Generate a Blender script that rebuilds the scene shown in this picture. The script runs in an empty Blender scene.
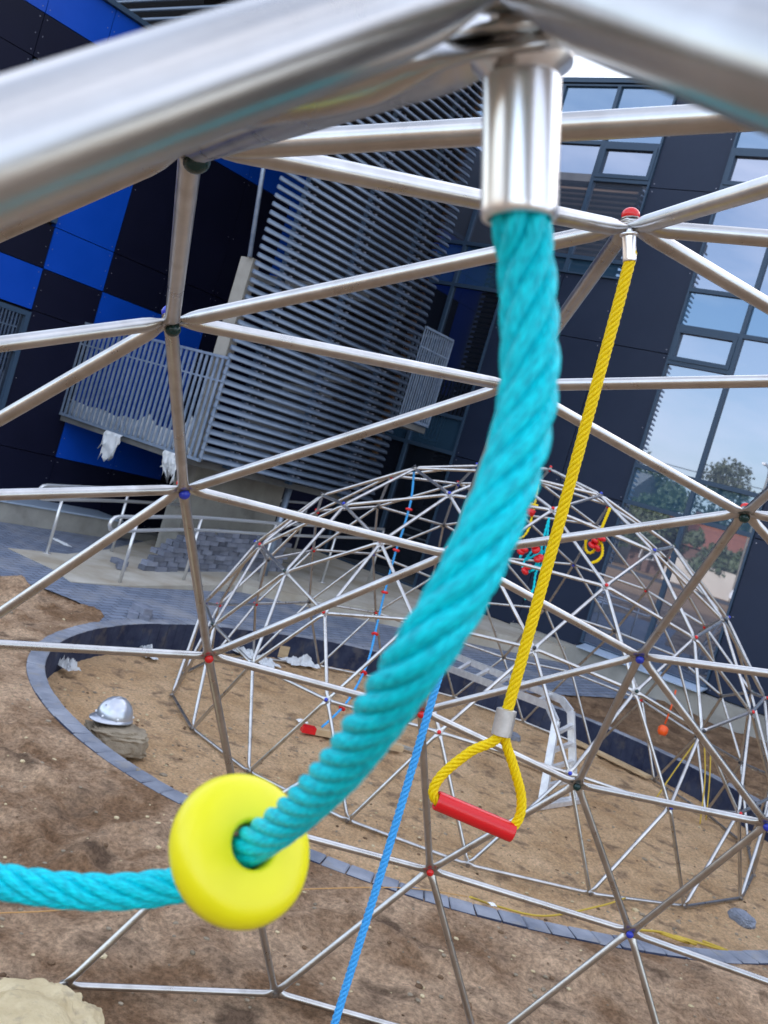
import bpy, math, random
from mathutils import Vector, Matrix, noise
random.seed(7)
R_ = math.radians
scene = bpy.context.scene
COL = scene.collection

# ------------------------------------------------------------------ camera
CAM_LOC = Vector((-1.35704, 0.74750, 1.96144))
CAM_ROT = Matrix(((0.0508276, 0.0256988, -0.9983767), (-0.9567682, 0.2879046, -0.0412985), (0.2863759, 0.9573142, 0.0392213)))
FPX = 1050.7
cd = bpy.data.cameras.new("camera")
cam = bpy.data.objects.new("camera", cd)
COL.objects.link(cam)
cam.matrix_world = Matrix.Translation(CAM_LOC) @ CAM_ROT.to_4x4()
cd.sensor_fit = 'VERTICAL'
cd.sensor_height = 36.0
cd.sensor_width = 27.0
cd.lens = FPX * 36.0 / 1024.0
cd.clip_start = 0.01
cd.clip_end = 3000
cd.dof.use_dof = True
cd.dof.focus_distance = 1.6
cd.dof.aperture_fstop = 19
scene.camera = cam

# ------------------------------------------------------------------ light
SUN_EL, SUN_AZ = 20.0, -36.0          # behind the office building: the yard lies in its shade
w = bpy.data.worlds.new("World")
scene.world = w
w.use_nodes = True
nt = w.node_tree
nt.nodes.clear()
sky = nt.nodes.new('ShaderNodeTexSky')
sky.sky_type = 'NISHITA'
sky.sun_disc = False
sky.sun_elevation = R_(SUN_EL)
sky.sun_rotation = R_(90.0 - SUN_AZ)
sky.air_density = 1.0
sky.dust_density = 1.5
sky.ozone_density = 1.5
tc = nt.nodes.new('ShaderNodeTexCoord')
mp = nt.nodes.new('ShaderNodeMapping')
mp.inputs['Scale'].default_value = (1.0, 1.6, 4.0)
nz = nt.nodes.new('ShaderNodeTexNoise')
nz.inputs['Scale'].default_value = 1.8
nz.inputs['Detail'].default_value = 7
nz.inputs['Roughness'].default_value = 0.6
cr = nt.nodes.new('ShaderNodeValToRGB')
cr.color_ramp.elements[0].position = 0.46
cr.color_ramp.elements[0].color = (0.16, 0.16, 0.16, 1)
cr.color_ramp.elements[1].position = 0.72
cr.color_ramp.elements[1].color = (0.8, 0.8, 0.8, 1)
mx = nt.nodes.new('ShaderNodeMix')
mx.data_type = 'RGBA'
mx.inputs['B'].default_value = (7.9, 7.9, 8.4, 1)
bg = nt.nodes.new('ShaderNodeBackground')
bg.inputs['Strength'].default_value = 0.13
ow = nt.nodes.new('ShaderNodeOutputWorld')
L = nt.links.new
L(tc.outputs['Generated'], mp.inputs['Vector'])
L(mp.outputs['Vector'], nz.inputs['Vector'])
L(nz.outputs['Fac'], cr.inputs['Fac'])
L(cr.outputs['Color'], mx.inputs['Factor'])
L(sky.outputs['Color'], mx.inputs['A'])
L(mx.outputs['Result'], bg.inputs['Color'])
L(bg.outputs['Background'], ow.inputs['Surface'])
sd = bpy.data.lights.new("sun", 'SUN')
sd.energy = 3.0
sd.angle = R_(0.5)
sd.color = (1.0, 0.93, 0.84)
sun = bpy.data.objects.new("sun", sd)
COL.objects.link(sun)
sv = Vector((math.cos(R_(SUN_EL)) * math.cos(R_(SUN_AZ)), math.cos(R_(SUN_EL)) * math.sin(R_(SUN_AZ)), math.sin(R_(SUN_EL))))
sun.rotation_euler = sv.to_track_quat('Z', 'Y').to_euler()
sun.location = sv * 60
scene.view_settings.view_transform = 'Standard'
scene.view_settings.look = 'None'
scene.view_settings.exposure = 1.8
scene.view_settings.gamma = 1.0

# ------------------------------------------------------------------ helpers
def px(x, y, d):
    """point d metres deep along the line of sight through picture point x, y"""
    return CAM_LOC + CAM_ROT @ Vector(((x - 384) / FPX * d, -(y - 512) / FPX * d, -d))
def pz(x, y, z=0.0):
    r = CAM_ROT @ Vector(((x - 384) / FPX, -(y - 512) / FPX, -1))
    return CAM_LOC + r * ((z - CAM_LOC.z) / r.z)
A56 = R_(56.0)
T1 = Vector((math.cos(A56), math.sin(A56), 0))
T2 = Vector((math.sin(A56), -math.cos(A56), 0))
def bw(u, v, z=0.0):
    """building axes (u towards the facade, v along it) to world"""
    return T2 * u + T1 * v + Vector((0, 0, z))
def uvof(p):
    return p.dot(T2), p.dot(T1)

class MB:
    def __init__(s):
        s.v = []; s.f = []; s.m = []; s.uv = []; s.sm = []
    def add(s, vs, fs, mi=0, smooth=False, uvs=None):
        o = len(s.v)
        s.v.extend([tuple(p) for p in vs])
        for k, f in enumerate(fs):
            s.f.append(tuple(o + i for i in f)); s.m.append(mi); s.sm.append(smooth)
            s.uv.append(uvs[k] if uvs else None)
    def hexa(s, P, mi=0):
        s.add(P, [(0, 3, 2, 1), (4, 5, 6, 7), (0, 1, 5, 4), (1, 2, 6, 5), (2, 3, 7, 6), (3, 0, 4, 7)], mi)
    def box(s, x0, x1, y0, y1, z0, z1, mi=0, M=None):
        P = [Vector(p) for p in ((x0, y0, z0), (x1, y0, z0), (x1, y1, z0), (x0, y1, z0), (x0, y0, z1), (x1, y0, z1), (x1, y1, z1), (x0, y1, z1))]
        if M is not None: P = [M @ p for p in P]
        s.hexa(P, mi)
    def bbox(s, u0, u1, v0, v1, z0, z1, mi=0):
        s.hexa([bw(u0, v0, z0), bw(u1, v0, z0), bw(u1, v1, z0), bw(u0, v1, z0), bw(u0, v0, z1), bw(u1, v0, z1), bw(u1, v1, z1), bw(u0, v1, z1)], mi)
    def sweep(s, pts, rad, n=10, mi=0, closed_ends=True, uvscale=None, smooth=True):
        """tube along pts; rad number or list"""
        N = len(pts)
        if not isinstance(rad, (list, tuple)): rad = [rad] * N
        tan = []
        for i in range(N):
            a = pts[max(i - 1, 0)]; b = pts[min(i + 1, N - 1)]
            t = (b - a); tan.append(t.normalized() if t.length > 1e-9 else Vector((0, 0, 1)))
        up = Vector((0, 0, 1)) if abs(tan[0].z) < .9 else Vector((1, 0, 0))
        nx = (up - tan[0] * up.dot(tan[0])).normalized()
        V = []; 
        for i in range(N):
            nx = (nx - tan[i] * nx.dot(tan[i])).normalized()
            ny = tan[i].cross(nx)
            for k in range(n):
                a = 2 * math.pi * k / n
                V.append(pts[i] + (nx * math.cos(a) + ny * math.sin(a)) * rad[i])
        F = []; U = []
        acc = 0
        for i in range(N - 1):
            d = (pts[i + 1] - pts[i]).length
            for k in range(n):
                k2 = (k + 1) % n
                F.append((i * n + k, i * n + k2, (i + 1) * n + k2, (i + 1) * n + k))
                if uvscale:
                    U.append(((k / n, acc), ((k + 1) / n, acc), ((k + 1) / n, acc + d), (k / n, acc + d)))
            acc += d
        s.add(V, F, mi, smooth, U if uvscale else None)
        if closed_ends:
            o = len(s.v) - len(V)
            s.f.append(tuple(o + k for k in range(n))[::-1]); s.m.append(mi); s.sm.append(False); s.uv.append(None)
            s.f.append(tuple(o + (N - 1) * n + k for k in range(n))); s.m.append(mi); s.sm.append(False); s.uv.append(None)
    def lathe(s, prof, n, M, mi=0, smooth=True, close=False):
        """prof: list of (r, h) about local z"""
        V = []; F = []
        for r, h in prof:
            for k in range(n):
                a = 2 * math.pi * k / n
                V.append(M @ Vector((r * math.cos(a), r * math.sin(a), h)))
        m = len(prof)
        for i in range(m - (0 if close else 1)):
            j = (i + 1) % m
            for k in range(n):
                k2 = (k + 1) % n
                F.append((i * n + k, i * n + k2, j * n + k2, j * n + k))
        s.add(V, F, mi, smooth)
    def build(s, name, mats, parent=None, kind=None, label=None, cat=None, group=None, link=True):
        me = bpy.data.meshes.new(name)
        me.from_pydata(s.v, [], s.f)
        if not isinstance(mats, (list, tuple)): mats = [mats]
        for m in mats: me.materials.append(m)
        me.polygons.foreach_set('material_index', s.m)
        me.polygons.foreach_set('use_smooth', s.sm)
        if any(u is not None for u in s.uv):
            uvl = me.uv_layers.new(name='UVMap')
            buf = []
            for f, u in zip(s.f, s.uv):
                if u is None: buf.extend([0.0] * (2 * len(f)))
                else:
                    for q in u: buf.extend(q)
            uvl.data.foreach_set('uv', buf)
        me.update()
        o = bpy.data.objects.new(name, me)
        if link: COL.objects.link(o)
        if parent is not None: o.parent = parent
        if kind: o['kind'] = kind
        if label: o['label'] = label
        if cat: o['category'] = cat
        if group: o['group'] = group
        return o

def thing(name, label, cat, loc=(0, 0, 0), rz=0.0, group=None):
    o = bpy.data.objects.new(name, None)
    COL.objects.link(o)
    o.location = loc; o.rotation_euler = (0, 0, rz)
    o.empty_display_size = 0.1
    o['label'] = label; o['category'] = cat
    if group: o['group'] = group
    return o
def part(mb, name, mats, parent, label=None, kind=None):
    """a mesh in world coordinates hung under a thing (an Empty) or under one of its parts"""
    o = mb.build(name, mats, parent, kind=kind, label=label)
    if parent.type == 'EMPTY': o.matrix_parent_inverse = Matrix.Translation(-Vector(parent.location))
    return o
def frame_z(p, d, ref=Vector((0, 0, 1))):
    """matrix at p with local z along d"""
    z = Vector(d).normalized()
    if abs(z.dot(ref)) > .97: ref = Vector((1, 0, 0))
    x = (ref - z * ref.dot(z)).normalized(); y = z.cross(x)
    M = Matrix((x, y, z)).transposed().to_4x4()
    M.translation = p
    return M
def smooth_path(P, step):
    """Catmull-Rom through P resampled about every step metres"""
    Q = [P[0] * 2 - P[1]] + list(P) + [P[-1] * 2 - P[-2]]
    fine = []
    for i in range(1, len(Q) - 2):
        a, b, c, d = Q[i - 1], Q[i], Q[i + 1], Q[i + 2]
        n = max(2, int((c - b).length / step * 4))
        for k in range(n):
            t = k / n
            fine.append(0.5 * ((2 * b) + (c - a) * t + (2 * a - 5 * b + 4 * c - d) * t * t + (3 * b - a - 3 * c + d) * t ** 3))
    fine.append(Q[-2])
    out = [fine[0]]; acc = 0
    for a, b in zip(fine, fine[1:]):
        acc += (b - a).length
        if acc >= step: out.append(b); acc = 0
    if (out[-1] - fine[-1]).length > step * .3: out.append(fine[-1])
    return out
def rope_mesh(mb, path, r, strands=6, pitch=0.06, n=8, mi=0, fat=1.12):
    """laid rope: each strand is its own helical tube round the path"""
    N = len(path); tan = []
    for i in range(N):
        tan.append((path[min(i + 1, N - 1)] - path[max(i - 1, 0)]).normalized())
    up = Vector((0, 0, 1)) if abs(tan[0].z) < .9 else Vector((1, 0, 0))
    nx = (up - tan[0] * up.dot(tan[0])).normalized()
    fr = []; s = 0; S = [0]
    for i in range(N):
        nx = (nx - tan[i] * nx.dot(tan[i])).normalized()
        fr.append((nx.copy(), tan[i].cross(nx)))
        if i: s += (path[i] - path[i - 1]).length; S.append(s)
    q_ = math.sin(math.pi / strands) / (1 + math.sin(math.pi / strands))
    rl = [r(k / (N - 1)) if callable(r) else r for k in range(N)]
    for j in range(strands):
        pts = []; 
        for i in range(N):
            a = 2 * math.pi * (j / strands + S[i] / pitch)
            pts.append(path[i] + (fr[i][0] * math.cos(a) + fr[i][1] * math.sin(a)) * rl[i] * (1 - q_))
        mb.sweep(pts, [x * q_ * fat for x in rl], n, mi, True, True)
    mb.sweep(path, [x * (1 - q_) * .9 for x in rl], 6, mi, True, True)

# ------------------------------------------------------------------ materials
def mat(name, col=(.5, .5, .5), rough=.5, metal=0.0, spec=.5):
    m = bpy.data.materials.new(name)
    m.use_nodes = True
    b = m.node_tree.nodes['Principled BSDF']
    b.inputs['Base Color'].default_value = (*col, 1)
    b.inputs['Roughness'].default_value = rough
    b.inputs['Metallic'].default_value = metal
    b.inputs['Specular IOR Level'].default_value = spec
    return m
def varied(m, c1, c2, scale=8, detail=6, lo=.35, hi=.65, bump=0.0, bdist=.01, bscale=None, rough=None, coord='Object', stretch=(1, 1, 1), c3=None, scale3=40, f3=.5):
    t = m.node_tree; N = t.nodes; l = t.links.new
    b = N['Principled BSDF']
    tc = N.new('ShaderNodeTexCoord'); mp = N.new('ShaderNodeMapping')
    mp.inputs['Scale'].default_value = stretch
    l(tc.outputs[coord], mp.inputs['Vector'])
    n1 = N.new('ShaderNodeTexNoise'); n1.inputs['Scale'].default_value = scale; n1.inputs['Detail'].default_value = detail; n1.inputs['Roughness'].default_value = .62
    l(mp.outputs['Vector'], n1.inputs['Vector'])
    r = N.new('ShaderNodeValToRGB')
    r.color_ramp.elements[0].position = lo; r.color_ramp.elements[0].color = (*c1, 1)
    r.color_ramp.elements[1].position = hi; r.color_ramp.elements[1].color = (*c2, 1)
    l(n1.outputs['Fac'], r.inputs['Fac'])
    out = r.outputs['Color']
    if c3:
        n3 = N.new('ShaderNodeTexNoise'); n3.inputs['Scale'].default_value = scale3; n3.inputs['Detail'].default_value = 5
        l(mp.outputs['Vector'], n3.inputs['Vector'])
        r3 = N.new('ShaderNodeValToRGB'); r3.color_ramp.elements[0].position = .55; r3.color_ramp.elements[1].position = .68
        r3.color_ramp.elements[1].color = (f3, f3, f3, 1)
        l(n3.outputs['Fac'], r3.inputs['Fac'])
        mm = N.new('ShaderNodeMix'); mm.data_type = 'RGBA'; mm.inputs['B'].default_value = (*c3, 1)
        l(r3.outputs['Color'], mm.inputs['Factor']); l(out, mm.inputs['A']); out = mm.outputs['Result']
    l(out, b.inputs['Base Color'])
    if bump:
        n2 = N.new('ShaderNodeTexNoise'); n2.inputs['Scale'].default_value = bscale or scale * 3; n2.inputs['Detail'].default_value = 8
        n2.inputs['Roughness'].default_value = .7
        l(mp.outputs['Vector'], n2.inputs['Vector'])
        bp = N.new('ShaderNodeBump'); bp.inputs['Strength'].default_value = bump; bp.inputs['Distance'].default_value = bdist
        l(n2.outputs['Fac'], bp.inputs['Height']); l(bp.outputs['Normal'], b.inputs['Normal'])
    if rough:
        rr = N.new('ShaderNodeMapRange'); rr.inputs['To Min'].default_value = rough[0]; rr.inputs['To Max'].default_value = rough[1]
        l(n1.outputs['Fac'], rr.inputs['Value']); l(rr.outputs['Result'], b.inputs['Roughness'])
    return m
def speckle(m, scale=70, lo=.72, hi=1.28):
    t = m.node_tree; b = t.nodes['Principled BSDF']; src = b.inputs['Base Color'].links[0].from_socket
    tc = t.nodes.new('ShaderNodeTexCoord'); n = t.nodes.new('ShaderNodeTexNoise'); n.inputs['Scale'].default_value = scale; n.inputs['Detail'].default_value = 5; n.inputs['Roughness'].default_value = .8
    t.links.new(tc.outputs['Object'], n.inputs['Vector'])
    mr = t.nodes.new('ShaderNodeMapRange'); mr.inputs['From Min'].default_value = .38; mr.inputs['From Max'].default_value = .62; mr.inputs['To Min'].default_value = lo; mr.inputs['To Max'].default_value = hi
    vm = t.nodes.new('ShaderNodeVectorMath'); vm.operation = 'SCALE'
    t.links.new(n.outputs['Fac'], mr.inputs['Value']); t.links.new(src, vm.inputs[0]); t.links.new(mr.outputs['Result'], vm.inputs['Scale']); t.links.new(vm.outputs[0], b.inputs['Base Color'])
def rope_mat(name, c1, c2, freq=5.0):
    m = mat(name, c1, .55, 0, .35)
    t = m.node_tree; N = t.nodes; l = t.links.new; b = N['Principled BSDF']
    uv = N.new('ShaderNodeUVMap')
    mp = N.new('ShaderNodeMapping'); mp.inputs['Scale'].default_value = (freq * 3.2, 130, 1)
    mp.inputs['Rotation'].default_value = (0, 0, .12)
    l(uv.outputs['UV'], mp.inputs['Vector'])
    n = N.new('ShaderNodeTexNoise'); n.inputs['Scale'].default_value = 1.6; n.inputs['Detail'].default_value = 7
    l(mp.outputs['Vector'], n.inputs['Vector'])
    r = N.new('ShaderNodeValToRGB'); r.color_ramp.elements[0].position = .36; r.color_ramp.elements[0].color = (*c2, 1); r.color_ramp.elements[1].position = .62; r.color_ramp.elements[1].color = (*c1, 1)
    l(n.outputs['Fac'], r.inputs['Fac']); l(r.outputs['Color'], b.inputs['Base Color'])
    m2 = N.new('ShaderNodeMapping'); m2.inputs['Scale'].default_value = (freq, 160, 1); l(uv.outputs['UV'], m2.inputs['Vector'])
    wv = N.new('ShaderNodeTexWave'); wv.bands_direction = 'DIAGONAL'; wv.inputs['Scale'].default_value = .9; wv.inputs['Distortion'].default_value = 1.2; wv.inputs['Detail'].default_value = 2
    l(m2.outputs['Vector'], wv.inputs['Vector'])
    ad = N.new('ShaderNodeMath'); ad.operation = 'MULTIPLY_ADD'; ad.inputs[1].default_value = .6; l(wv.outputs['Fac'], ad.inputs[0]); l(n.outputs['Fac'], ad.inputs[2])
    bp = N.new('ShaderNodeBump'); bp.inputs['Strength'].default_value = .6; bp.inputs['Distance'].default_value = .0007
    l(ad.outputs[0], bp.inputs['Height']); l(bp.outputs['Normal'], b.inputs['Normal'])
    b.inputs['Specular IOR Level'].default_value = .22; b.inputs['Roughness'].default_value = .45
    return m
M = {}
def tone(m, lo=.65, hi=1.3):
    t = m.node_tree; b = t.nodes['Principled BSDF']; src = b.inputs['Base Color'].links[0].from_socket
    oi = t.nodes.new('ShaderNodeObjectInfo'); mr = t.nodes.new('ShaderNodeMapRange'); mr.inputs['To Min'].default_value = lo; mr.inputs['To Max'].default_value = hi
    vm = t.nodes.new('ShaderNodeVectorMath'); vm.operation = 'SCALE'
    t.links.new(oi.outputs['Random'], mr.inputs['Value']); t.links.new(src, vm.inputs[0]); t.links.new(mr.outputs['Result'], vm.inputs['Scale']); t.links.new(vm.outputs[0], b.inputs['Base Color'])
    return m
M['steel'] = varied(mat('brushed_steel', (.6, .58, .56), .3, 1.0), (.45, .435, .42), (.60, .59, .58), 14, 5, .3, .7, .03, .001, 60, (.22, .36), c3=(.28, .25, .22), scale3=9, f3=.35)
M['hub'] = varied(mat('hub_steel', (.4, .38, .36), .4, 1.0), (.16, .14, .13), (.42, .40, .38), 60, 4, .3, .7, .2, .002, 120)
M['sleeve'] = varied(mat('sleeve_steel', (.8, .8, .8), .3, .85), (.80, .80, .82), (.9, .9, .91), 20, 3, .3, .7, 0, .001, 60, (.2, .34), stretch=(1, 1, .15))
for n, c in dict(red=(.62, .012, .012), blue=(.02, .04, .42), green=(.002, .028, .028), dark=(.02, .022, .03)).items():
    M['cap_' + n] = mat('cap_' + n, c, .25)
M['teal'] = rope_mat('teal_rope', (0.0, .78, .88), (0.0, .40, .50), 5)
M['yellow_rope'] = rope_mat('yellow_rope', (.92, .68, .004), (.70, .46, 0.0), 4)
M['blue_rope'] = rope_mat('blue_rope', (.08, .46, .88), (.03, .24, .62), 4)
M['yellow'] = varied(mat('yellow_plastic', (.82, .80, .01), .33), (.82, .74, .004), (.88, .80, .008), 25, 3, .3, .7, .05, .001, 200, (.28, .4))
M['redp'] = mat('red_plastic', (.66, .01, .015), .25)
M['dullyellow'] = mat('dull_yellow_cord', (.58, .40, .05), .7)
M['clamp'] = varied(mat('clamp_metal', (.5, .5, .5), .38, .6), (.42, .41, .40), (.58, .57, .56), 60, 5, .3, .7, .1, .001, 120)
M['tan'] = mat('tan_cord', (.5, .27, .09), .6)
M['orange'] = mat('orange_plastic', (.85, .10, .01), .4)
M['sand'] = varied(mat('sand', rough=.95, spec=.2), (.48, .29, .145), (.72, .49, .29), 2.2, 9, .3, .7, 1.0, .04, 26, c3=(.20, .13, .085), scale3=7, f3=.75)
M['dirt'] = varied(mat('dirt', rough=.95, spec=.15), (.25, .145, .08), (.58, .395, .255), 1.9, 12, .40, .58, 1.0, .05, 22, c3=(.10, .06, .038), scale3=3.8, f3=.85)
M['soil'] = varied(mat('soil', rough=.95, spec=.2), (.12, .07, .04), (.27, .17, .10), 3, 9, .35, .65, 1.0, .05, 9)
speckle(M['sand'], 45); speckle(M['dirt'], 38, .62, 1.35); speckle(M['soil'], 30)
M['field'] = varied(mat('field', rough=.95, spec=.2), (.26, .15, .08), (.40, .26, .14), .15, 9, .35, .65)
M['asphalt'] = varied(mat('asphalt', rough=.9), (.045, .045, .05), (.075, .075, .08), 3)
M['cladding'] = varied(mat('plum_cladding', (.03, .028, .05), .45, 0, .25), (.013, .021, .046), (.019, .029, .058), 1.2, 7, .3, .7, rough=(.4, .6))
M['blackclad'] = varied(mat('black_cladding', (.012, .012, .022), .3, 0, .18), (.003, .004, .016), (.005, .006, .022), 1.2, 5, .3, .7, rough=(.45, .6))
M['blueclad'] = varied(mat('blue_cladding', (.0, .06, .6), .4, 0, .25), (.0, .05, .38), (.003, .065, .46), 1.2, 5, .3, .7, rough=(.3, .42))
M['rivet'] = mat('rivet', (.3, .3, .36), .4, .6)
M['backing'] = mat('wall_backing', (.008, .008, .012), .8)
M['frame'] = mat('window_frame', (.035, .065, .11), .4, 0, .3)
M['sill'] = mat('sill_metal', (.45, .55, .68), .35, .3)
M['concrete'] = varied(mat('concrete', rough=.9, spec=.25), (.26, .25, .225), (.38, .365, .33), 2.5, 8, .3, .7, .3, .006, 30, c3=(.16, .15, .14), scale3=4, f3=.4)
M['slabtop'] = varied(mat('sandy_concrete', rough=.95, spec=.2), (.36, .31, .24), (.52, .49, .43), 1.3, 8, .35, .65, .3, .006, 30)
M['darkconc'] = varied(mat('dark_concrete', rough=.9), (.09, .09, .09), (.15, .15, .145), 2, 6)
M['louver'] = varied(mat('louver_metal', (.16, .20, .26), .38, .1), (.115, .155, .215), (.165, .21, .285), 3, 4, .3, .7, rough=(.3, .5))
M['brownlouver'] = varied(mat('brown_slat', rough=.7), (.10, .06, .035), (.16, .10, .06), 4, 6, stretch=(.3, .3, 8))  # two close browns, unlike the grey blades of the other screens
M['galv'] = varied(mat('galvanised', (.42, .5, .6), .4, .5), (.20, .27, .38), (.31, .38, .49), 10, 4)
M['handrail'] = mat('handrail_steel', (.68, .68, .68), .35, .7)
M['paver'] = varied(mat('blue_grey_paver', rough=.85, spec=.3), (.13, .145, .19), (.24, .255, .31), 5, 6, .3, .7, .4, .004, 60)
tone(M['paver'])
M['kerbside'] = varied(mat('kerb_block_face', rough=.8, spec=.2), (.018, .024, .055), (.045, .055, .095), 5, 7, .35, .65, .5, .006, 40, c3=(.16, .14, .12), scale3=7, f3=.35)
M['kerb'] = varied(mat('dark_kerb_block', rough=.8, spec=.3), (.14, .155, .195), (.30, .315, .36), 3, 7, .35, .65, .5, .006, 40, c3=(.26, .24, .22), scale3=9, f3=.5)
M['alu'] = varied(mat('aluminium', (.7, .7, .7), .4, .45), (.6, .6, .62), (.78, .78, .78), 14, 4)
M['helmet'] = mat('helmet_silver', (.55, .57, .62), .28, .7)
M['rock'] = varied(mat('rock', rough=.9, spec=.25), (.20, .16, .11), (.40, .33, .24), 5, 9, .3, .7, .8, .02, 22)
M['palerock'] = varied(mat('pale_rock', rough=.9, spec=.25), (.50, .39, .22), (.72, .60, .38), 9, 9, .3, .7, .8, .01, 45, c3=(.3, .24, .17), scale3=20, f3=.5)
M['wood'] = varied(mat('raw_plank', rough=.8), (.42, .29, .16), (.60, .44, .26), 5, 6, stretch=(1, 1, 6))
M['plastic'] = mat('plastic_sheet', (.72, .74, .76), .3)
M['plastic'].node_tree.nodes['Principled BSDF'].inputs['Transmission Weight'].default_value = .15
M['white'] = mat('white_paint', (.8, .8, .8), .3)
M['render'] = varied(mat('house_render', rough=.9), (.50, .45, .38), (.58, .53, .45), 1)
M['brick'] = varied(mat('house_brick', rough=.9), (.13, .08, .06), (.19, .11, .085), 3)
M['roof'] = varied(mat('roof_tile', rough=.85), (.25, .09, .06), (.34, .13, .08), 4)
M['roofgrey'] = varied(mat('roof_grey', rough=.85), (.20, .19, .18), (.28, .27, .26), 4)
M['leaf'] = varied(mat('leaf', rough=.6), (.04, .06, .025), (.09, .12, .05), .8, 4)
M['leafdark'] = varied(mat('leaf_dark', rough=.6), (.03, .045, .02), (.07, .085, .04), .8, 4)
M['bark'] = varied(mat('bark', rough=.9), (.08, .06, .045), (.15, .12, .09), 6)
M['rubber'] = mat('tyre', (.02, .02, .02), .8)
M['carglass'] = mat('car_glass', (.02, .025, .03), .08)
M['carwhite'] = mat('car_paint_white', (.75, .76, .78), .25)
M['cardark'] = mat('car_paint_grey', (.10, .11, .12), .25)

def glass(name, tint, refl, inner, rough=.015, bumpd=.0):
    """coated window glass: mirror coat over a dark room"""
    m = bpy.data.materials.new(name); m.use_nodes = True
    t = m.node_tree; N = t.nodes; N.clear(); l = t.links.new
    o = N.new('ShaderNodeOutputMaterial'); mixs = N.new('ShaderNodeMixShader')
    g = N.new('ShaderNodeBsdfGlossy'); g.inputs['Color'].default_value = (*tint, 1); g.inputs['Roughness'].default_value = rough
    d = N.new('ShaderNodeBsdfDiffuse'); d.inputs['Color'].default_value = (*inner, 1)
    lw = N.new('ShaderNodeLayerWeight'); lw.inputs['Blend'].default_value = .35
    mr = N.new('ShaderNodeMapRange'); mr.inputs['To Min'].default_value = refl; mr.inputs['To Max'].default_value = 1.0
    l(lw.outputs['Fresnel'], mr.inputs['Value']); l(mr.outputs['Result'], mixs.inputs['Fac'])
    l(d.outputs[0], mixs.inputs[1]); l(g.outputs[0], mixs.inputs[2]); l(mixs.outputs[0], o.inputs['Surface'])
    tc = N.new('ShaderNodeTexCoord'); n = N.new('ShaderNodeTexNoise'); n.inputs['Scale'].default_value = .9; n.inputs['Detail'].default_value = 1
    bp = N.new('ShaderNodeBump'); bp.inputs['Strength'].default_value = .25; bp.inputs['Distance'].default_value = .004
    l(tc.outputs['Object'], n.inputs['Vector']); l(n.outputs['Fac'], bp.inputs['Height']); l(bp.outputs['Normal'], g.inputs['Normal'])
    return m
M['glass'] = glass('window_glass', (.60, .66, .82), .27, (.06, .075, .105))
M['spandrel'] = glass('spandrel_glass', (.42, .54, .72), .26, (.03, .075, .13))
M['glassdark'] = glass('window_glass_shaded', (.55, .65, .8), .22, (.012, .016, .025))  # darker copy of the window glass, shade put into its colour

# ------------------------------------------------------------------ ground
RIM = [(6.2, 3.16), (5.55, 2.98), (4.78, 2.51), (4.20, 1.87), (4.02, 1.55), (3.82, .82), (3.76, .35), (3.80, -.16), (3.92, -.69), (4.13, -1.26), (4.40, -1.71),
       (4.95, -2.3), (5.8, -2.85), (6.9, -3.1), (8.0, -3.08), (8.75, -2.78), (9.4, -2.25), (9.98, -1.5), (10.28, -.6), (10.34, .2), (10.12, 1.05), (9.72, 1.65), (9.25, 2.1), (8.72, 2.55), (8.2, 2.85), (7.3, 3.14), (6.75, 3.2)]
RC = (7.0, .1)
pol = sorted((math.atan2(y - RC[1], x - RC[0]), math.hypot(x - RC[0], y - RC[1])) for x, y in RIM)
def rim_r(a):
    n = len(pol)
    a = (a + math.pi) % (2 * math.pi) - math.pi
    for i in range(n):
        a0, r0 = pol[i - 1]; a1, r1 = pol[i]
        if i == 0: a0 -= 2 * math.pi
        if a0 <= a <= a1: break
    else:
        a0, r0 = pol[-1]; a1, r1 = pol[0]; a1 += 2 * math.pi; i = 0
    t = (a - a0) / (a1 - a0)
    rm = pol[(i - 2) % n][1]; rp = pol[(i + 1) % n][1]
    return 0.5 * (2 * r0 + (r1 - rm) * t + (2 * rm - 5 * r0 + 4 * r1 - rp) * t * t + (3 * r0 - rm - 3 * r1 + rp) * t ** 3)
def rim_r_s(a):
    return sum(rim_r(a + k * .06) for k in (-1, 0, 1)) / 3
# outline follows the back of the pit edging
rimpts = []
for k in range(0, 61):
    a = R_(82) + (R_(-14) - R_(82)) * k / 60
    r = rim_r_s(a) + .06
    rimpts.append((RC[0] + r * math.cos(a), RC[1] + r * math.sin(a)))
outer = [bw(-1.0, 11.6), bw(-1.0, 9.9), bw(4.30, 8.17), bw(4.55, 7.87), bw(4.66, 7.49), bw(4.66, 7.05)] 
poly = [(p.x, p.y) for p in outer] + rimpts + [(bw(12.56, 4.85).x, bw(12.56, 4.85).y), (bw(12.9, 12).x, bw(12.9, 12).y)]
def in_paving(x, y):
    c = False; n = len(poly); j = n - 1
    for i in range(n):
        xi, yi = poly[i]; xj, yj = poly[j]
        if (yi > y) != (yj > y) and x < (xj - xi) * (y - yi) / (yj - yi) + xi: c = not c
        j = i
    return c
PITZ = -0.248
def fbm(x, y, s, o=4, z=0.0):
    return noise.fractal(Vector((x * s, y * s, z)), 1.0, 2.0, o)
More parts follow.
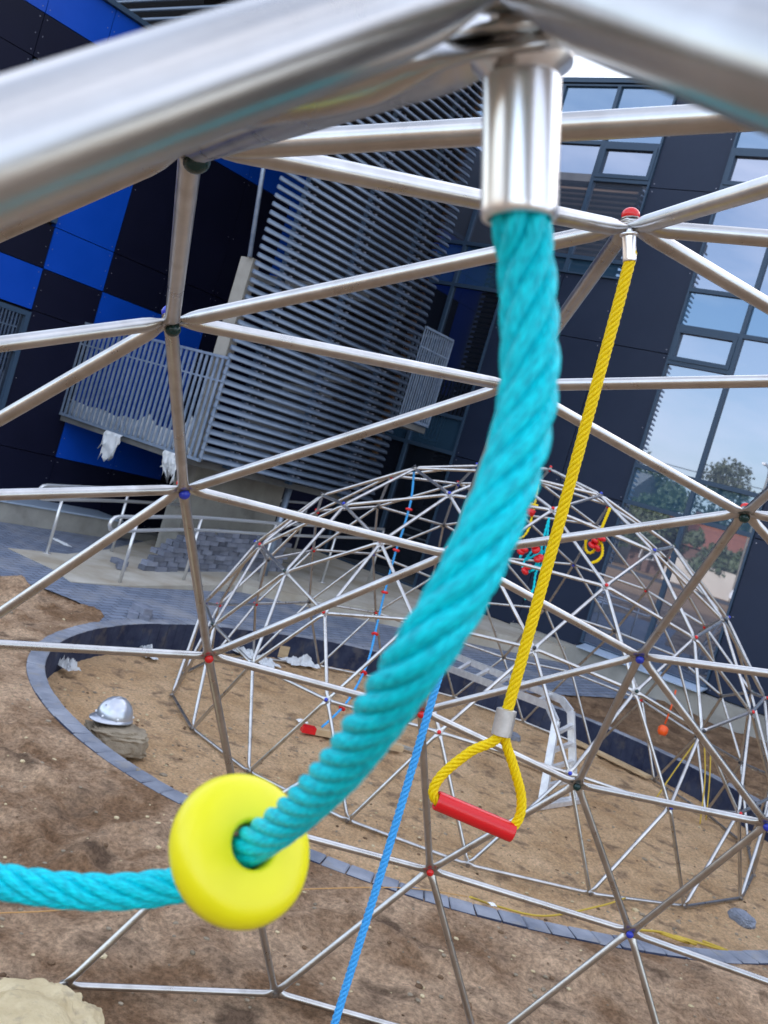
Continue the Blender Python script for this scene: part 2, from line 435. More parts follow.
def ground_z(x, y):
    dx, dy = x - RC[0], y - RC[1]
    r = math.hypot(dx, dy)
    inside = r < 4.2 and r < rim_r_s(math.atan2(dy, dx)) - .005
    if inside:
        return PITZ + .016 * fbm(x, y, 1.2) + .012 * fbm(x, y, 5, 4, 3.0) + .009 * fbm(x, y, 13, 4, 9.0)
    u = x * T2.x + y * T2.y; v = x * T1.x + y * T1.y
    h = .012 * fbm(x, y, .8, 3) - .01
    # trodden near the climbing frame, ploughed clods further off
    rough = min(1, max(0, (math.hypot(x - .2, y + .2) - 2.3) / 1.2)) if x < 6 else 1
    if in_paving(x, y): return -.012
    h += (.016 + .055 * rough) * max(-.35, fbm(x, y, 3.0, 5, 7.0)) + (.012 + .022 * rough) * max(-.2, fbm(x, y, 10, 5, 1.0))
    k_ = r - rim_r_s(math.atan2(dy, dx))
    if k_ < .45: h = h * max(0, k_ - .06) / .39 + .006
    if abs(x) > 25 or abs(y) > 25: h = 0
    return h
def axis(f0, f1, step, far):
    a = [f0 + step * i for i in range(int((f1 - f0) / step) + 1)]
    lo = []; hi = []; d = step
    p = a[0]
    while p > -far: d *= 1.35; p -= d; lo.append(max(p, -far))
    p = a[-1]; d = step
    while p < far: d *= 1.35; p += d; hi.append(min(p, far))
    return lo[::-1] + a + hi
xs = axis(1.4, 10.8, .036, 900); ys = axis(-4.4, 4.6, .036, 900)
gm = MB()
V = [(x, y, ground_z(x, y)) for y in ys for x in xs]
nx_ = len(xs); F = []; mi = []
for j in range(len(ys) - 1):
    for i in range(nx_ - 1):
        F.append((j * nx_ + i, j * nx_ + i + 1, (j + 1) * nx_ + i + 1, (j + 1) * nx_ + i))
        x = (xs[i] + xs[i + 1]) / 2; y = (ys[j] + ys[j + 1]) / 2
        r = math.hypot(x - RC[0], y - RC[1]); u = x * T2.x + y * T2.y; v = x * T1.x + y * T1.y
        if r < 4.2 and r < rim_r_s(math.atan2(y - RC[1], x - RC[0])) - .005: mi.append(0)
        elif u < -14: mi.append(3)
        elif u > 6.5: mi.append(2)
        else: mi.append(1)
gm.v = V; gm.f = F; gm.m = mi; gm.sm = [True] * len(F); gm.uv = [None] * len(F)
gm.build('ground', [M['sand'], M['dirt'], M['soil'], M['field']], kind='structure')

# hills far off behind the viewer (they show in the glass)
hm = MB(); V = []; F = []
for k in range(61):
    a = R_(100 + k * 3.0)
    for j, (d, h) in enumerate(((420, -1), (470, 9), (560, 24), (700, 20))):
        hh = h + (8 * noise.noise(Vector((math.cos(a) * 9, math.sin(a) * 9, j))) if j else 0)
        V.append((d * math.cos(a), d * math.sin(a), hh))
for k in range(60):
    for j in range(3): F.append((k * 4 + j, k * 4 + j + 1, (k + 1) * 4 + j + 1, (k + 1) * 4 + j))
hm.add(V, F, 0, True); hm.build('hills', M['leafdark'], kind='structure')

def sheet(name, poly_uv, z, m, sub=None, uneven=0.0):
    """flat paved area given by its outline in building axes"""
    mb = MB()
    P = [bw(u, v, z) for u, v in poly_uv]
    mb.add(P, [tuple(range(len(P)))[::-1] if False else tuple(range(len(P)))])
    o = mb.build(name, m, kind='structure')
    return o
# block paving: brick courses as real bump in the material
def paving_mat():
    m = mat('block_paving', (.2, .22, .3), .8, 0, .35)
    t = m.node_tree; N = t.nodes; l = t.links.new; b = N['Principled BSDF']
    tc = N.new('ShaderNodeTexCoord'); mp = N.new('ShaderNodeMapping'); mp.inputs['Rotation'].default_value = (0, 0, R_(34))
    l(tc.outputs['Object'], mp.inputs['Vector'])
    br = N.new('ShaderNodeTexBrick'); br.inputs['Scale'].default_value = 1.0
    br.inputs['Brick Width'].default_value = .2; br.inputs['Row Height'].default_value = .1; br.inputs['Mortar Size'].default_value = .006
    br.inputs['Color1'].default_value = (.14, .17, .235, 1); br.inputs['Color2'].default_value = (.21, .24, .31, 1); br.inputs['Mortar'].default_value = (.05, .055, .07, 1)
    l(mp.outputs['Vector'], br.inputs['Vector'])
    n = N.new('ShaderNodeTexNoise'); n.inputs['Scale'].default_value = 1.6; n.inputs['Detail'].default_value = 7
    l(tc.outputs['Object'], n.inputs['Vector'])
    r = N.new('ShaderNodeValToRGB'); r.color_ramp.elements[0].position = .5; r.color_ramp.elements[1].position = .72; r.color_ramp.elements[1].color = (.6, .6, .6, 1)
    l(n.outputs['Fac'], r.inputs['Fac'])
    mm = N.new('ShaderNodeMix'); mm.data_type = 'RGBA'; mm.inputs['B'].default_value = (.34, .33, .33, 1)
    l(r.outputs['Color'], mm.inputs['Factor']); l(br.outputs['Color'], mm.inputs['A']); l(mm.outputs['Result'], b.inputs['Base Color'])
    bp = N.new('ShaderNodeBump'); bp.inputs['Strength'].default_value = .6; bp.inputs['Distance'].default_value = .004; bp.invert = True
    l(br.outputs['Fac'], bp.inputs['Height']); l(bp.outputs['Normal'], b.inputs['Normal'])
    return m
M['paving'] = paving_mat()
pv = MB()
pv.add([(x, y, .004) for x, y in poly], [tuple(range(len(poly)))])
o = pv.build('paving', M['paving'], kind='structure')
# triangulate the long outline
import bmesh
bm = bmesh.new(); bm.from_mesh(o.data); bmesh.ops.triangulate(bm, faces=bm.faces[:]); bmesh.ops.recalc_face_normals(bm, faces=bm.faces[:])
for f_ in bm.faces:
    if f_.normal.z < 0: f_.normal_flip()
bm.to_mesh(o.data); bm.free()
# sandy concrete ramp slab in front of the entrance, rising to the right
rp = MB()
top = [(5.2, 9.45, .012), (5.24, 8.71, .012), (5.12, 8.2, .012), (5.95, 8.26, .02), (8.0, 8.62, .10), (9.8, 7.67, .18), (11.5, 6.84, .22), (12.74, 6.32, .24), (12.74, 11.5, .24), (9.5, 11.5, .16), (6.9, 9.95, .05), (6.0, 9.5, .02)]
n = len(top); V = [bw(*p) for p in top] + [bw(p[0], p[1], -.1) for p in top]
F = [tuple(range(n))] + [(i, i + n, (i + 1) % n + n, (i + 1) % n) for i in range(n)]
rp.add(V, F)
o = rp.build('ramp_slab', M['slabtop'], kind='structure')
bm = bmesh.new(); bm.from_mesh(o.data); bmesh.ops.triangulate(bm, faces=bm.faces[:]); bmesh.ops.recalc_face_normals(bm, faces=bm.faces[:]); bm.to_mesh(o.data); bm.free()

# ------------------------------------------------------------------ office building
bld = thing('office_building', 'plum black and blue clad office building with window bands, behind the two climbing frames', 'building', bw(12.75, 5, 0))
def bpart(mb, name, mats, parent=None, label=None, kind=None):
    """children keep world shapes: undo the parent's place"""
    return part(mb, name, mats, parent or bld, label, kind)
UF = 12.75
# bodies
mb = MB()
mb.bbox(UF + .12, 25, -14, 14.5, -.1, 8.70)
bpart(mb, 'wall', M['backing'])
mb = MB(); mb.bbox(3.3, UF + .1, 11.68, 22, -.1, 6.40)
bpart(mb, 'side_wall', M['backing'])
mb = MB(); mb.bbox(UF - .06, 25.1, -14.1, 14.6, 8.72, 8.80); mb.bbox(3.2, UF - .08, 11.5, 22, 6.42, 6.48)
bpart(mb, 'parapet_capping', M['frame'])

def panel_f(mb, v0, v1, z0, z1, mi=0, g=.006):
    mb.bbox(UF, UF + .10, v0 + g, v1 - g, z0 + g, z1 - g, mi)
    for vv in (v0 + .06, v1 - .06):
        for zz in (z0 + .06, (z0 + z1) / 2, z1 - .06):
            mb.bbox(UF - .004, UF + .01, vv - .007, vv + .007, zz - .007, zz + .007, 1)
def cladding(v_edges, z_edges):
    mb = MB()
    for a, b in zip(v_edges, v_edges[1:]):
        for c, d in zip(z_edges, z_edges[1:]): panel_f(mb, a, b, c, d)
    bpart(mb, 'cladding', [M['cladding'], M['rivet']])
cladding([6.29, 7.38], [.24, 2.5, 4.73, 7.14, 8.72])
cladding([7.38, 8.36, 9.35], [.24, 2.5, 4.73, 5.70])
cladding([3.30, 4.35], [.3, 2.5, 4.73, 7.14, 8.72])
cladding([.2, 1.3], [.3, 2.5, 4.73, 7.14, 8.72])
cladding([-4.0, -3.0, -1.8], [.3, 2.5, 4.73, 7.14, 8.72])
cladding([11.4, 12.5, 13.6], [.24, 2.5, 5.25, 5.7])

def window(v0, v1, z0, z1, m='glass', fr=.03, wide=False):
    """frame with its pane as a sub-part; v0 < v1"""
    f = MB(); d0, d1 = UF - .035, UF + .06
    f.bbox(d0, d1, v0, v0 + fr, z0, z1); f.bbox(d0, d1, v1 - fr, v1, z0, z1)
    f.bbox(d0, d1, v0 + fr, v1 - fr, z0, z0 + fr); f.bbox(d0, d1, v0 + fr, v1 - fr, z1 - fr, z1)
    if wide:
        e = fr + .055; q0, q1 = UF - .05, UF + .055
        a, b, c, d = v0 + fr, v1 - fr, z0 + fr, z1 - fr
        f.bbox(q0, q1, a, a + .06, c, d); f.bbox(q0, q1, b - .06, b, c, d)
        f.bbox(q0, q1, a + .06, b - .06, c, c + .06); f.bbox(q0, q1, a + .06, b - .06, d - .06, d)
    fo = bpart(f, 'window', M['frame'])
    p = MB(); k = fr * .8 + (.055 if wide else 0)
    p.bbox(UF + .01, UF + .03, v0 + k, v1 - k, z0 + k, z1 - k)
    part(p, 'pane', M[m], fo)
    return fo
def band(edges, low='glass'):
    """one tall glazed strip: edges run right to left"""
    for i, (a, b) in enumerate(zip(edges, edges[1:])):
        leftcol = (i == len(edges) - 2)
        window(a, b, .36, 2.52, low); window(a, b, 2.52, 3.06, 'spandrel')
        window(a, b, 3.06, 4.62 if leftcol else 5.15)
        if leftcol: window(a, b, 4.62, 5.15, wide=True)
        window(a, b, 5.15, 5.70, 'spandrel'); window(a, b, 5.70, 7.22 if leftcol else 7.77)
        if leftcol: window(a, b, 7.22, 7.77, wide=True)
        window(a, b, 7.77, 8.25, 'spandrel'); window(a, b, 8.25, 8.70, 'spandrel')
band([4.35, 5.33, 6.29]); band([1.3, 2.3, 3.30]); band([-1.8, -.8, .2])
for i, (a, b) in enumerate(((7.38, 8.36), (8.36, 9.35), (9.35, 10.35), (10.35, 11.4))):
    window(a, b, 5.70, 5.96, 'spandrel')
    if i == 0: window(a, b, 5.96, 7.20); window(a, b, 7.20, 7.77, wide=True)
    else: window(a, b, 5.96, 7.77)
    window(a, b, 7.77, 8.05, 'spandrel'); window(a, b, 8.05, 8.70, 'spandrel')
for a, b in ((9.35, 10.35), (10.35, 11.4)):
    window(a, b, .24, 2.52, 'glassdark'); window(a, b, 2.52, 3.1, 'spandrel'); window(a, b, 3.1, 5.25, 'glassdark'); window(a, b, 5.25, 5.70, 'spandrel')
# plinth and sills of the main front
mb = MB(); mb.bbox(12.56, UF + .1, -14, 7.38, -.1, .29); bpart(mb, 'plinth', M['concrete'])
for a, b in ((4.33, 6.2), (1.3, 3.3), (-1.8, .2)):
    mb = MB(); mb.hexa([bw(12.45, a, .305), bw(UF + .02, a, .36), bw(UF + .02, b, .36), bw(12.45, b, .305), bw(12.45, a, .325), bw(UF + .02, a, .38), bw(UF + .02, b, .38), bw(12.45, b, .325)])
    bpart(mb, 'sill', M['sill'])

# left wing, chequered cladding on the plane v = 11.56
VW = 11.56
def panel_s(mb, u0, u1, z0, z1, g=.005):
    mb.bbox(u0 + g, u1 - g, VW, VW + .10, z0 + g, z1 - g, 0)
    for uu in (u0 + .05, u1 - .05):
        for zz in (z0 + .06, (z0 + z1) / 2, z1 - .06):
            mb.bbox(uu - .005, uu + .005, VW - .003, VW + .01, zz - .005, zz + .005, 1)
blue = MB(); black = MB()
def chk(u0, u1, z0, z1, c):
    panel_s(blue if c else black, u0, u1, z0, z1)
U = [3.3, 4.25, 5.19, 6.07, 7.0, 7.95, 8.85, 9.8, 10.8, 12.7]
for i, (a, b) in enumerate(zip(U, U[1:])):
    near = (i % 3 == 2)
    chk(a, b, 5.90, 6.42, 1)
    chk(a, b, 5.39, 5.90, 1 if a >= 7.9 else 0)
    if a < 6.0:
        if a == 5.19 or i == 0: win = True
        else: win = False
        if not win: chk(a, b, 3.66, 5.39, 0)
        chk(a, b, 3.13, 3.66, 0); chk(a, b, 2.60, 3.13, 1)
        if not win: chk(a, b, .87, 2.60, 0)
        chk(a, b, .28, .87, 0)
    elif a < 6.9:
        chk(a, b, 3.66, 5.39, 1); chk(a, b, 3.13, 3.66, 1); chk(a, b, 2.60, 3.13, 0); chk(a, b, .87, 2.60, 0); chk(a, b, .28, .87, 0)
    else:
        chk(a, b, 3.66, 5.39, 1 if i % 2 and a > 8 else 0); c_ = 1 if a < 8.8 else 0; chk(a, b, 3.13, 3.66, 0); chk(a, b, 2.60, 3.13, c_); chk(a, b, 1.41, 2.60, c_); chk(a, b, .87, 1.41, c_); chk(a, b, .1, .87, 0)
bpart(black, 'black_cladding', [M['blackclad'], M['rivet']])
bpart(blue, 'blue_cladding', [M['blueclad'], M['rivet']])
def window_s(u0, u1, z0, z1):
    f = MB(); d0, d1 = VW - .03, VW + .08; fr = .06
    f.bbox(u0, u0 + fr, d0, d1, z0, z1); f.bbox(u1 - fr, u1, d0, d1, z0, z1)
    f.bbox(u0 + fr, u1 - fr, d0, d1, z0, z0 + fr); f.bbox(u0 + fr, u1 - fr, d0, d1, z1 - fr, z1)
    zm = z1 - (z1 - z0) * .3
    f.bbox(u0 + fr, u1 - fr, d0, d1, zm - .03, zm + .03)
    fo = bpart(f, 'window', M['frame'])
    p = MB(); p.bbox(u0 + .04, u1 - .04, VW + .03, VW + .05, z0 + .04, z1 - .04)
    part(p, 'pane', M['glassdark'], fo)
for i, (a, b) in enumerate(zip(U, U[1:])):
    if a < 6.0 and (a == 5.19 or i == 0):
        window_s(a + .01, b - .01, 3.70, 5.36); window_s(a + .01, b - .01, .90, 2.57)
# low wall and its metal ledge in front of the left wing
mb = MB(); mb.bbox(1, 7.9, 11.0, 11.15, -.1, .25); mb.bbox(7.9, 12.7, 11.2, 11.5, -.1, .1); bpart(mb, 'plinth', M['concrete'])
mb = MB(); mb.bbox(1, 7.9, 10.97, 11.55, .253, .275); bpart(mb, 'sill', M['sill'])

# ------------------------------------------------------------------ stair tower with louvres
tw = thing('stair_tower', 'open stair tower screened by horizontal grey louvres, beside the blue clad wing', 'stair tower', bw(8.5, 10, 0))
def tpart(mb, name, mats, label=None, parent=None):
    return part(mb, name, mats, parent or tw, label)
def louvres_u(mb, v, u0, u1, z0, z1, pitch, mi=0, out=-1):
    n = int((z1 - z0) / pitch)
    for k in range(n):
        z = z0 + pitch * (k + .5)
        V = []
        for i in range(8):
            a = 2 * math.pi * i / 8
            cx_, cz_ = .048 * math.cos(a), .022 * math.sin(a)
            t = R_(-38) * out
            dv = cx_ * math.cos(t) - cz_ * math.sin(t); dz = cx_ * math.sin(t) + cz_ * math.cos(t)
            V.append((dv, dz))
        P = [bw(u0 - .03 * (dz_ < 0), v + dv, z + dz_) for dv, dz_ in V] + [bw(u1 + .05 * (dv < 0), v + dv, z + dz_) for dv, dz_ in V]
        mb.add(P, [(i, (i + 1) % 8, (i + 1) % 8 + 8, i + 8) for i in range(8)] + [tuple(range(8))[::-1], tuple(range(8, 16))], mi, True)
def louvres_v(mb, u, v0, v1, z0, z1, pitch, mi=0, out=-1):
    n = int((z1 - z0) / pitch)
    for k in range(n):
        z = z0 + pitch * (k + .5)
        V = []
        for i in range(8):
            a = 2 * math.pi * i / 8
            cx_, cz_ = .048 * math.cos(a), .022 * math.sin(a); t = R_(-38) * out
            V.append((cx_ * math.cos(t) - cz_ * math.sin(t), cx_ * math.sin(t) + cz_ * math.cos(t)))
        P = [bw(u + dv, v0, z + dz_) for dv, dz_ in V] + [bw(u + dv, v1, z + dz_) for dv, dz_ in V]
        mb.add(P, [(i, (i + 1) % 8, (i + 1) % 8 + 8, i + 8) for i in range(8)] + [tuple(range(8))[::-1], tuple(range(8, 16))], mi, True)
VS = 8.82
mb = MB(); louvres_u(mb, VS, 6.9, 10.2, 1.45, 8.06, .1)
for u in (7.45, 8.6, 9.7):
    for k in range(66):
        z = 1.45 + .1 * (k + .5)
        mb.bbox(u - .065, u - .035, VS + .02, VS + .06, z + .025, z + .045, 1); mb.bbox(u + .04, u + .065, VS + .01, VS + .06, z + .02, z + .045, 1)
tpart(mb, 'louvre_screen', [M['louver'], M['rivet']])
mb = MB(); louvres_v(mb, 6.9, VS + .1, 15.5, 6.55, 8.06, .13)
tpart(mb, 'louvre_screen', M['louver'], 'upper louvre screen turned towards the yard')
mb = MB(); louvres_v(mb, 10.2, VS + .1, 11.5, 2.0, 8.06, .1, 0, 1)
tpart(mb, 'louvre_screen', M['brownlouver'], 'brown louvre screen facing the glazed front')
# posts carrying the blades with their pale clips
for u in (7.45, 8.6, 9.7):
    mb = MB(); mb.bbox(u - .03, u + .03, VS + .07, VS + .15, 1.42, 8.06)
    po = tpart(mb, 'post', M['frame'])
# floors, walls, added dark backing, stair flights
mb = MB(); mb.bbox(7.2, 7.3, VW - .1, 15.5, 6.5, 8.05); mb.bbox(7.3, 12.8, VW + .02, VW + .12, 6.5, 8.05); tpart(mb, 'wall', M['backing'])
mb = MB(); mb.bbox(6.9, 10.2, VS + .2, VW - .01, 1.36, 1.44); tpart(mb, 'floor_slab', M['darkconc'])
mb = MB(); mb.bbox(9.2, 10.2, VS + .2, VW - .01, 4.02, 4.16); tpart(mb, 'floor_slab', M['darkconc'])
mb = MB(); mb.bbox(6.8, 10.3, VS + .05, VW - .01, 8.06, 8.2); mb.bbox(6.8, 7.0, VW, 15.6, 8.06, 8.2); tpart(mb, 'roof', M['darkconc'])
for (z0, vv) in ((1.44, 9.0),):
    mb = MB()
    for k in range(7):
        mb.bbox(7.9 + k * .28, 8.2 + k * .28, vv, vv + .9, z0 + k * .29, z0 + k * .29 + .12)
    tpart(mb, 'stair_flight', M['darkconc'])
mb = MB(); mb.bbox(8.0, 9.75, 10.0, 10.35, .05, 1.36); tpart(mb, 'concrete_pier', M['concrete'])
mb = MB(); mb.bbox(10.05, 10.1, VS + .12, 11.5, 1.5, 8.05); tpart(mb, 'dark_backing', M['backing'])  # added dark sheet, keeps light from behind out of the blade gaps
mb = MB(); mb.bbox(6.93, 7.05, 8.93, 9.14, 1.44, 3.86); tpart(mb, 'pale_pier', M['concrete'])
mb = MB(); mb.sweep([bw(6.9, 8.97, 3.86), bw(6.9, 9.22, 5.2), bw(6.9, 9.26, 6.5)], .028, 8); tpart(mb, 'downpipe', M['galv'])
mb = MB(); mb.sweep([bw(8.95, 9.2, .1), bw(8.95, 9.2, 1.36)], .045, 8); tpart(mb, 'downpipe', M['galv'])
def balustrade(p0, p1, z0, z1, n, name, label, hw=.021):
    d = (p1 - p0); Lh = d.length; t = d.normalized()
    mb = MB()
    s = Vector((-t.y, t.x, 0))
    def bar(a, b, w, z_0, z_1, th=.012):
        P = [a - s * th, b - s * th, b + s * th, a + s * th]
        mb.hexa([Vector((q.x, q.y, z_0)) for q in P] + [Vector((q.x, q.y, z_1)) for q in P])
    bar(p0, p1, 0, z1 - .03, z1, .02); bar(p0, p1, 0, z0, z0 + .035, .02); bar(p0, p1, 0, z1 - .30, z1 - .28, .008)
    for k in range(n + 1):
        c = p0 + d * (k / n)
        bar(c - t * hw, c + t * hw, 0, z0 + .036, z1 - .031, .006)
    return tpart(mb, name, M['galv'], label)
balustrade(bw(6.88, VS - .02), bw(6.88, VW - .01), 1.43, 2.68, 30, 'balustrade', 'vertical bar balcony balustrade beside the blue cladding')
balustrade(bw(10.28, VS - .03), bw(11.0, VS - .03), 2.72, 4.05, 13, 'balustrade', 'short vertical bar balustrade at the far end of the louvres', .009)
balustrade(bw(11.0, VS - .03), bw(11.0, 11.4), 2.72, 4.05, 30, 'balustrade', None)
mb = MB(); mb.bbox(10.25, 11.02, VS, 11.5, 2.62, 2.70); tpart(mb, 'floor_slab', M['darkconc'])

# ------------------------------------------------------------------ pit edging of upright blocks
blocks = MB()
NB = 156
for k in range(NB):
    a = 2 * math.pi * k / NB
    r = rim_r_s(a)
    c = Vector((RC[0] + r * math.cos(a), RC[1] + r * math.sin(a), 0))
    b_ = 2 * math.pi * (k + 1) / NB; r2 = rim_r_s(b_)
    c2 = Vector((RC[0] + r2 * math.cos(b_), RC[1] + r2 * math.sin(b_), 0))
    t = (c2 - c); ln = t.length; t.normalize(); nrm = Vector((t.y, -t.x, 0))
    th = .062; zt = .020 + random.uniform(-.003, .003); g = .0025
    tilt = random.uniform(-.003, .003)
    a0 = c + t * g; a1 = c2 - t * g
    e = .007
    def lvl(z, ins, off=0): return [a0 - nrm * (th - ins) + t * ins + Vector((0, 0, z)), a1 - nrm * (th - ins) - t * ins + Vector((0, 0, z)), a1 + nrm * (th - ins) - t * ins + Vector((0, 0, z + off)), a0 + nrm * (th - ins) + t * ins + Vector((0, 0, z + off))]
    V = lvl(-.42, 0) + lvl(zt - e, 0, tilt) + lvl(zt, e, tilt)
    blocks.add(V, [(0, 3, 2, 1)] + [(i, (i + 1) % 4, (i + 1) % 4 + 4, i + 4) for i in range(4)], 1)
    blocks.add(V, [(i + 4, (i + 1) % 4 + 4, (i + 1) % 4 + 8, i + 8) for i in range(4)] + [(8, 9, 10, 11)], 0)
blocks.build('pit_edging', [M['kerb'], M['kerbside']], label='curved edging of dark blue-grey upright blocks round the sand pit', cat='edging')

# ------------------------------------------------------------------ the two climbing frames
NEAR=[(0.000,0.000,2.472),(0.195,0.588,2.401),(0.406,1.258,2.098),(0.582,1.791,1.625),(0.691,2.127,1.105),(0.628,0.000,2.392),(0.905,0.655,2.212),(1.117,1.324,1.779),(1.210,1.791,1.242),(1.315,-0.009,2.115),(1.595,0.658,1.786),(1.720,1.254,1.283),(1.884,0.003,1.638),(2.078,0.586,1.235),(2.237,-0.003,1.120),(2.392,0.375,0.628),(2.154,1.062,0.680),(1.677,1.720,0.683),(1.090,2.160,0.621),(2.379,0.781,0.031),(2.024,1.454,0.021),(1.469,2.023,0.000),(2.392,-0.369,0.631),(2.500,-0.000,0.000),(2.378,-0.773,0.000),(-0.508,0.369,2.392),(-1.057,0.765,2.097),(-1.524,1.107,1.625),(-1.809,1.314,1.105),(-0.346,1.067,2.208),(-0.905,1.469,1.789),(-1.330,1.704,1.242),(-0.132,1.720,1.789),(-0.657,2.023,1.299),(0.074,2.160,1.242),(0.388,2.389,0.621),(-0.345,2.378,0.683),(-1.118,2.127,0.683),(-1.718,1.704,0.621),(0.000,2.500,0.000),(-0.773,2.378,0.000),(-1.469,2.023,0.000),(0.773,2.378,0.000),(-0.508,-0.369,2.392),(-1.063,-0.773,2.103),(-1.524,-1.107,1.625),(-1.809,-1.314,1.105),(-1.118,0.000,2.211),(-1.677,-0.406,1.789),(-2.032,-0.738,1.242),(-1.677,0.406,1.789),(-2.127,0.000,1.299),(-2.032,0.738,1.242),(-2.152,1.107,0.621),(-2.368,0.406,0.683),(-2.368,-0.406,0.683),(-2.152,-1.107,0.621),(-2.378,0.773,0.000),(-2.500,0.000,0.000),(-2.378,-0.773,0.000),(-2.023,1.469,0.000),(0.194,-0.597,2.392),(0.406,-1.250,2.103),(0.582,-1.791,1.625),(0.691,-2.127,1.105),(-0.345,-1.063,2.211),(-0.132,-1.720,1.789),(0.074,-2.160,1.242),(-0.905,-1.469,1.789),(-0.657,-2.023,1.299),(-1.330,-1.704,1.242),(-1.718,-1.704,0.621),(-1.118,-2.127,0.683),(-0.345,-2.378,0.683),(0.388,-2.389,0.621),(-1.469,-2.023,0.000),(-0.773,-2.378,0.000),(-0.000,-2.500,0.000),(-2.023,-1.469,0.000),(0.905,-0.657,2.211),(1.595,-0.657,1.789),(2.076,-0.592,1.217),(1.118,-1.314,1.789),(1.720,-1.250,1.299),(1.210,-1.791,1.242),(1.090,-2.160,0.621),(1.677,-1.720,0.683),(2.155,-1.063,0.683),(1.469,-2.023,0.000),(2.023,-1.469,0.000),(0.773,-2.378,0.000)]
FAR=[(7.601,-0.126,2.366),(7.794,0.468,2.220),(8.005,1.167,1.919),(8.180,1.730,1.417),(8.288,2.056,0.850),(8.240,-0.117,2.250),(8.516,0.566,2.029),(8.730,1.237,1.599),(8.820,1.724,1.007),(8.938,-0.102,1.919),(9.220,0.572,1.594),(9.345,1.175,1.100),(9.518,-0.099,1.432),(9.711,0.514,1.012),(9.877,-0.097,0.902),(10.034,0.280,0.408),(9.788,0.987,0.472),(9.296,1.660,0.442),(8.695,2.098,0.357),(10.015,0.694,-0.273),(9.650,1.397,-0.271),(9.079,2.021,-0.291),(10.037,-0.476,0.376),(10.147,-0.096,-0.215),(10.025,-0.878,-0.251),(7.077,0.264,2.214),(6.510,0.641,1.917),(6.038,1.014,1.458),(5.745,1.232,0.907),(7.240,0.962,2.040),(6.667,1.385,1.610),(6.232,1.622,1.039),(7.453,1.647,1.603),(6.916,1.949,1.100),(7.660,2.104,1.035),(7.978,2.320,0.364),(7.232,2.313,0.472),(6.445,2.052,0.472),(5.836,1.618,0.408),(7.584,2.380,-0.268),(6.797,2.275,-0.250),(6.087,1.934,-0.257),(8.372,2.319,-0.225),(7.084,-0.516,2.256),(6.520,-0.926,1.947),(6.052,-1.277,1.452),(5.759,-1.429,0.887),(6.458,-0.118,2.028),(5.892,-0.554,1.626),(5.530,-0.874,1.041),(5.885,0.295,1.599),(5.432,-0.151,1.129),(5.523,0.636,1.069),(5.397,1.030,0.420),(5.181,0.292,0.485),(5.186,-0.554,0.479),(5.411,-1.270,0.410),(5.168,0.681,-0.218),(5.048,-0.101,-0.217),(5.178,-0.894,-0.203),(5.526,1.400,-0.224),(7.799,-0.717,2.214),(8.019,-1.382,1.919),(8.201,-1.928,1.431),(8.313,-2.285,0.862),(7.253,-1.223,2.032),(7.473,-1.874,1.594),(7.685,-2.312,1.041),(6.684,-1.613,1.599),(6.939,-2.176,1.100),(6.252,-1.870,1.046),(5.856,-1.857,0.408),(6.470,-2.284,0.472),(7.259,-2.536,0.472),(8.005,-2.522,0.384),(6.109,-2.142,-0.222),(6.820,-2.457,-0.232),(7.612,-2.659,-0.225),(5.543,-1.594,-0.218),(8.523,-0.775,2.029),(9.228,-0.787,1.589),(9.719,-0.707,1.041),(8.744,-1.447,1.571),(9.358,-1.398,1.059),(8.841,-1.929,1.041),(8.720,-2.303,0.378),(9.317,-1.854,0.472),(9.800,-1.182,0.472),(9.105,-2.151,-0.270),(9.668,-1.596,-0.225),(8.396,-2.488,-0.242)]
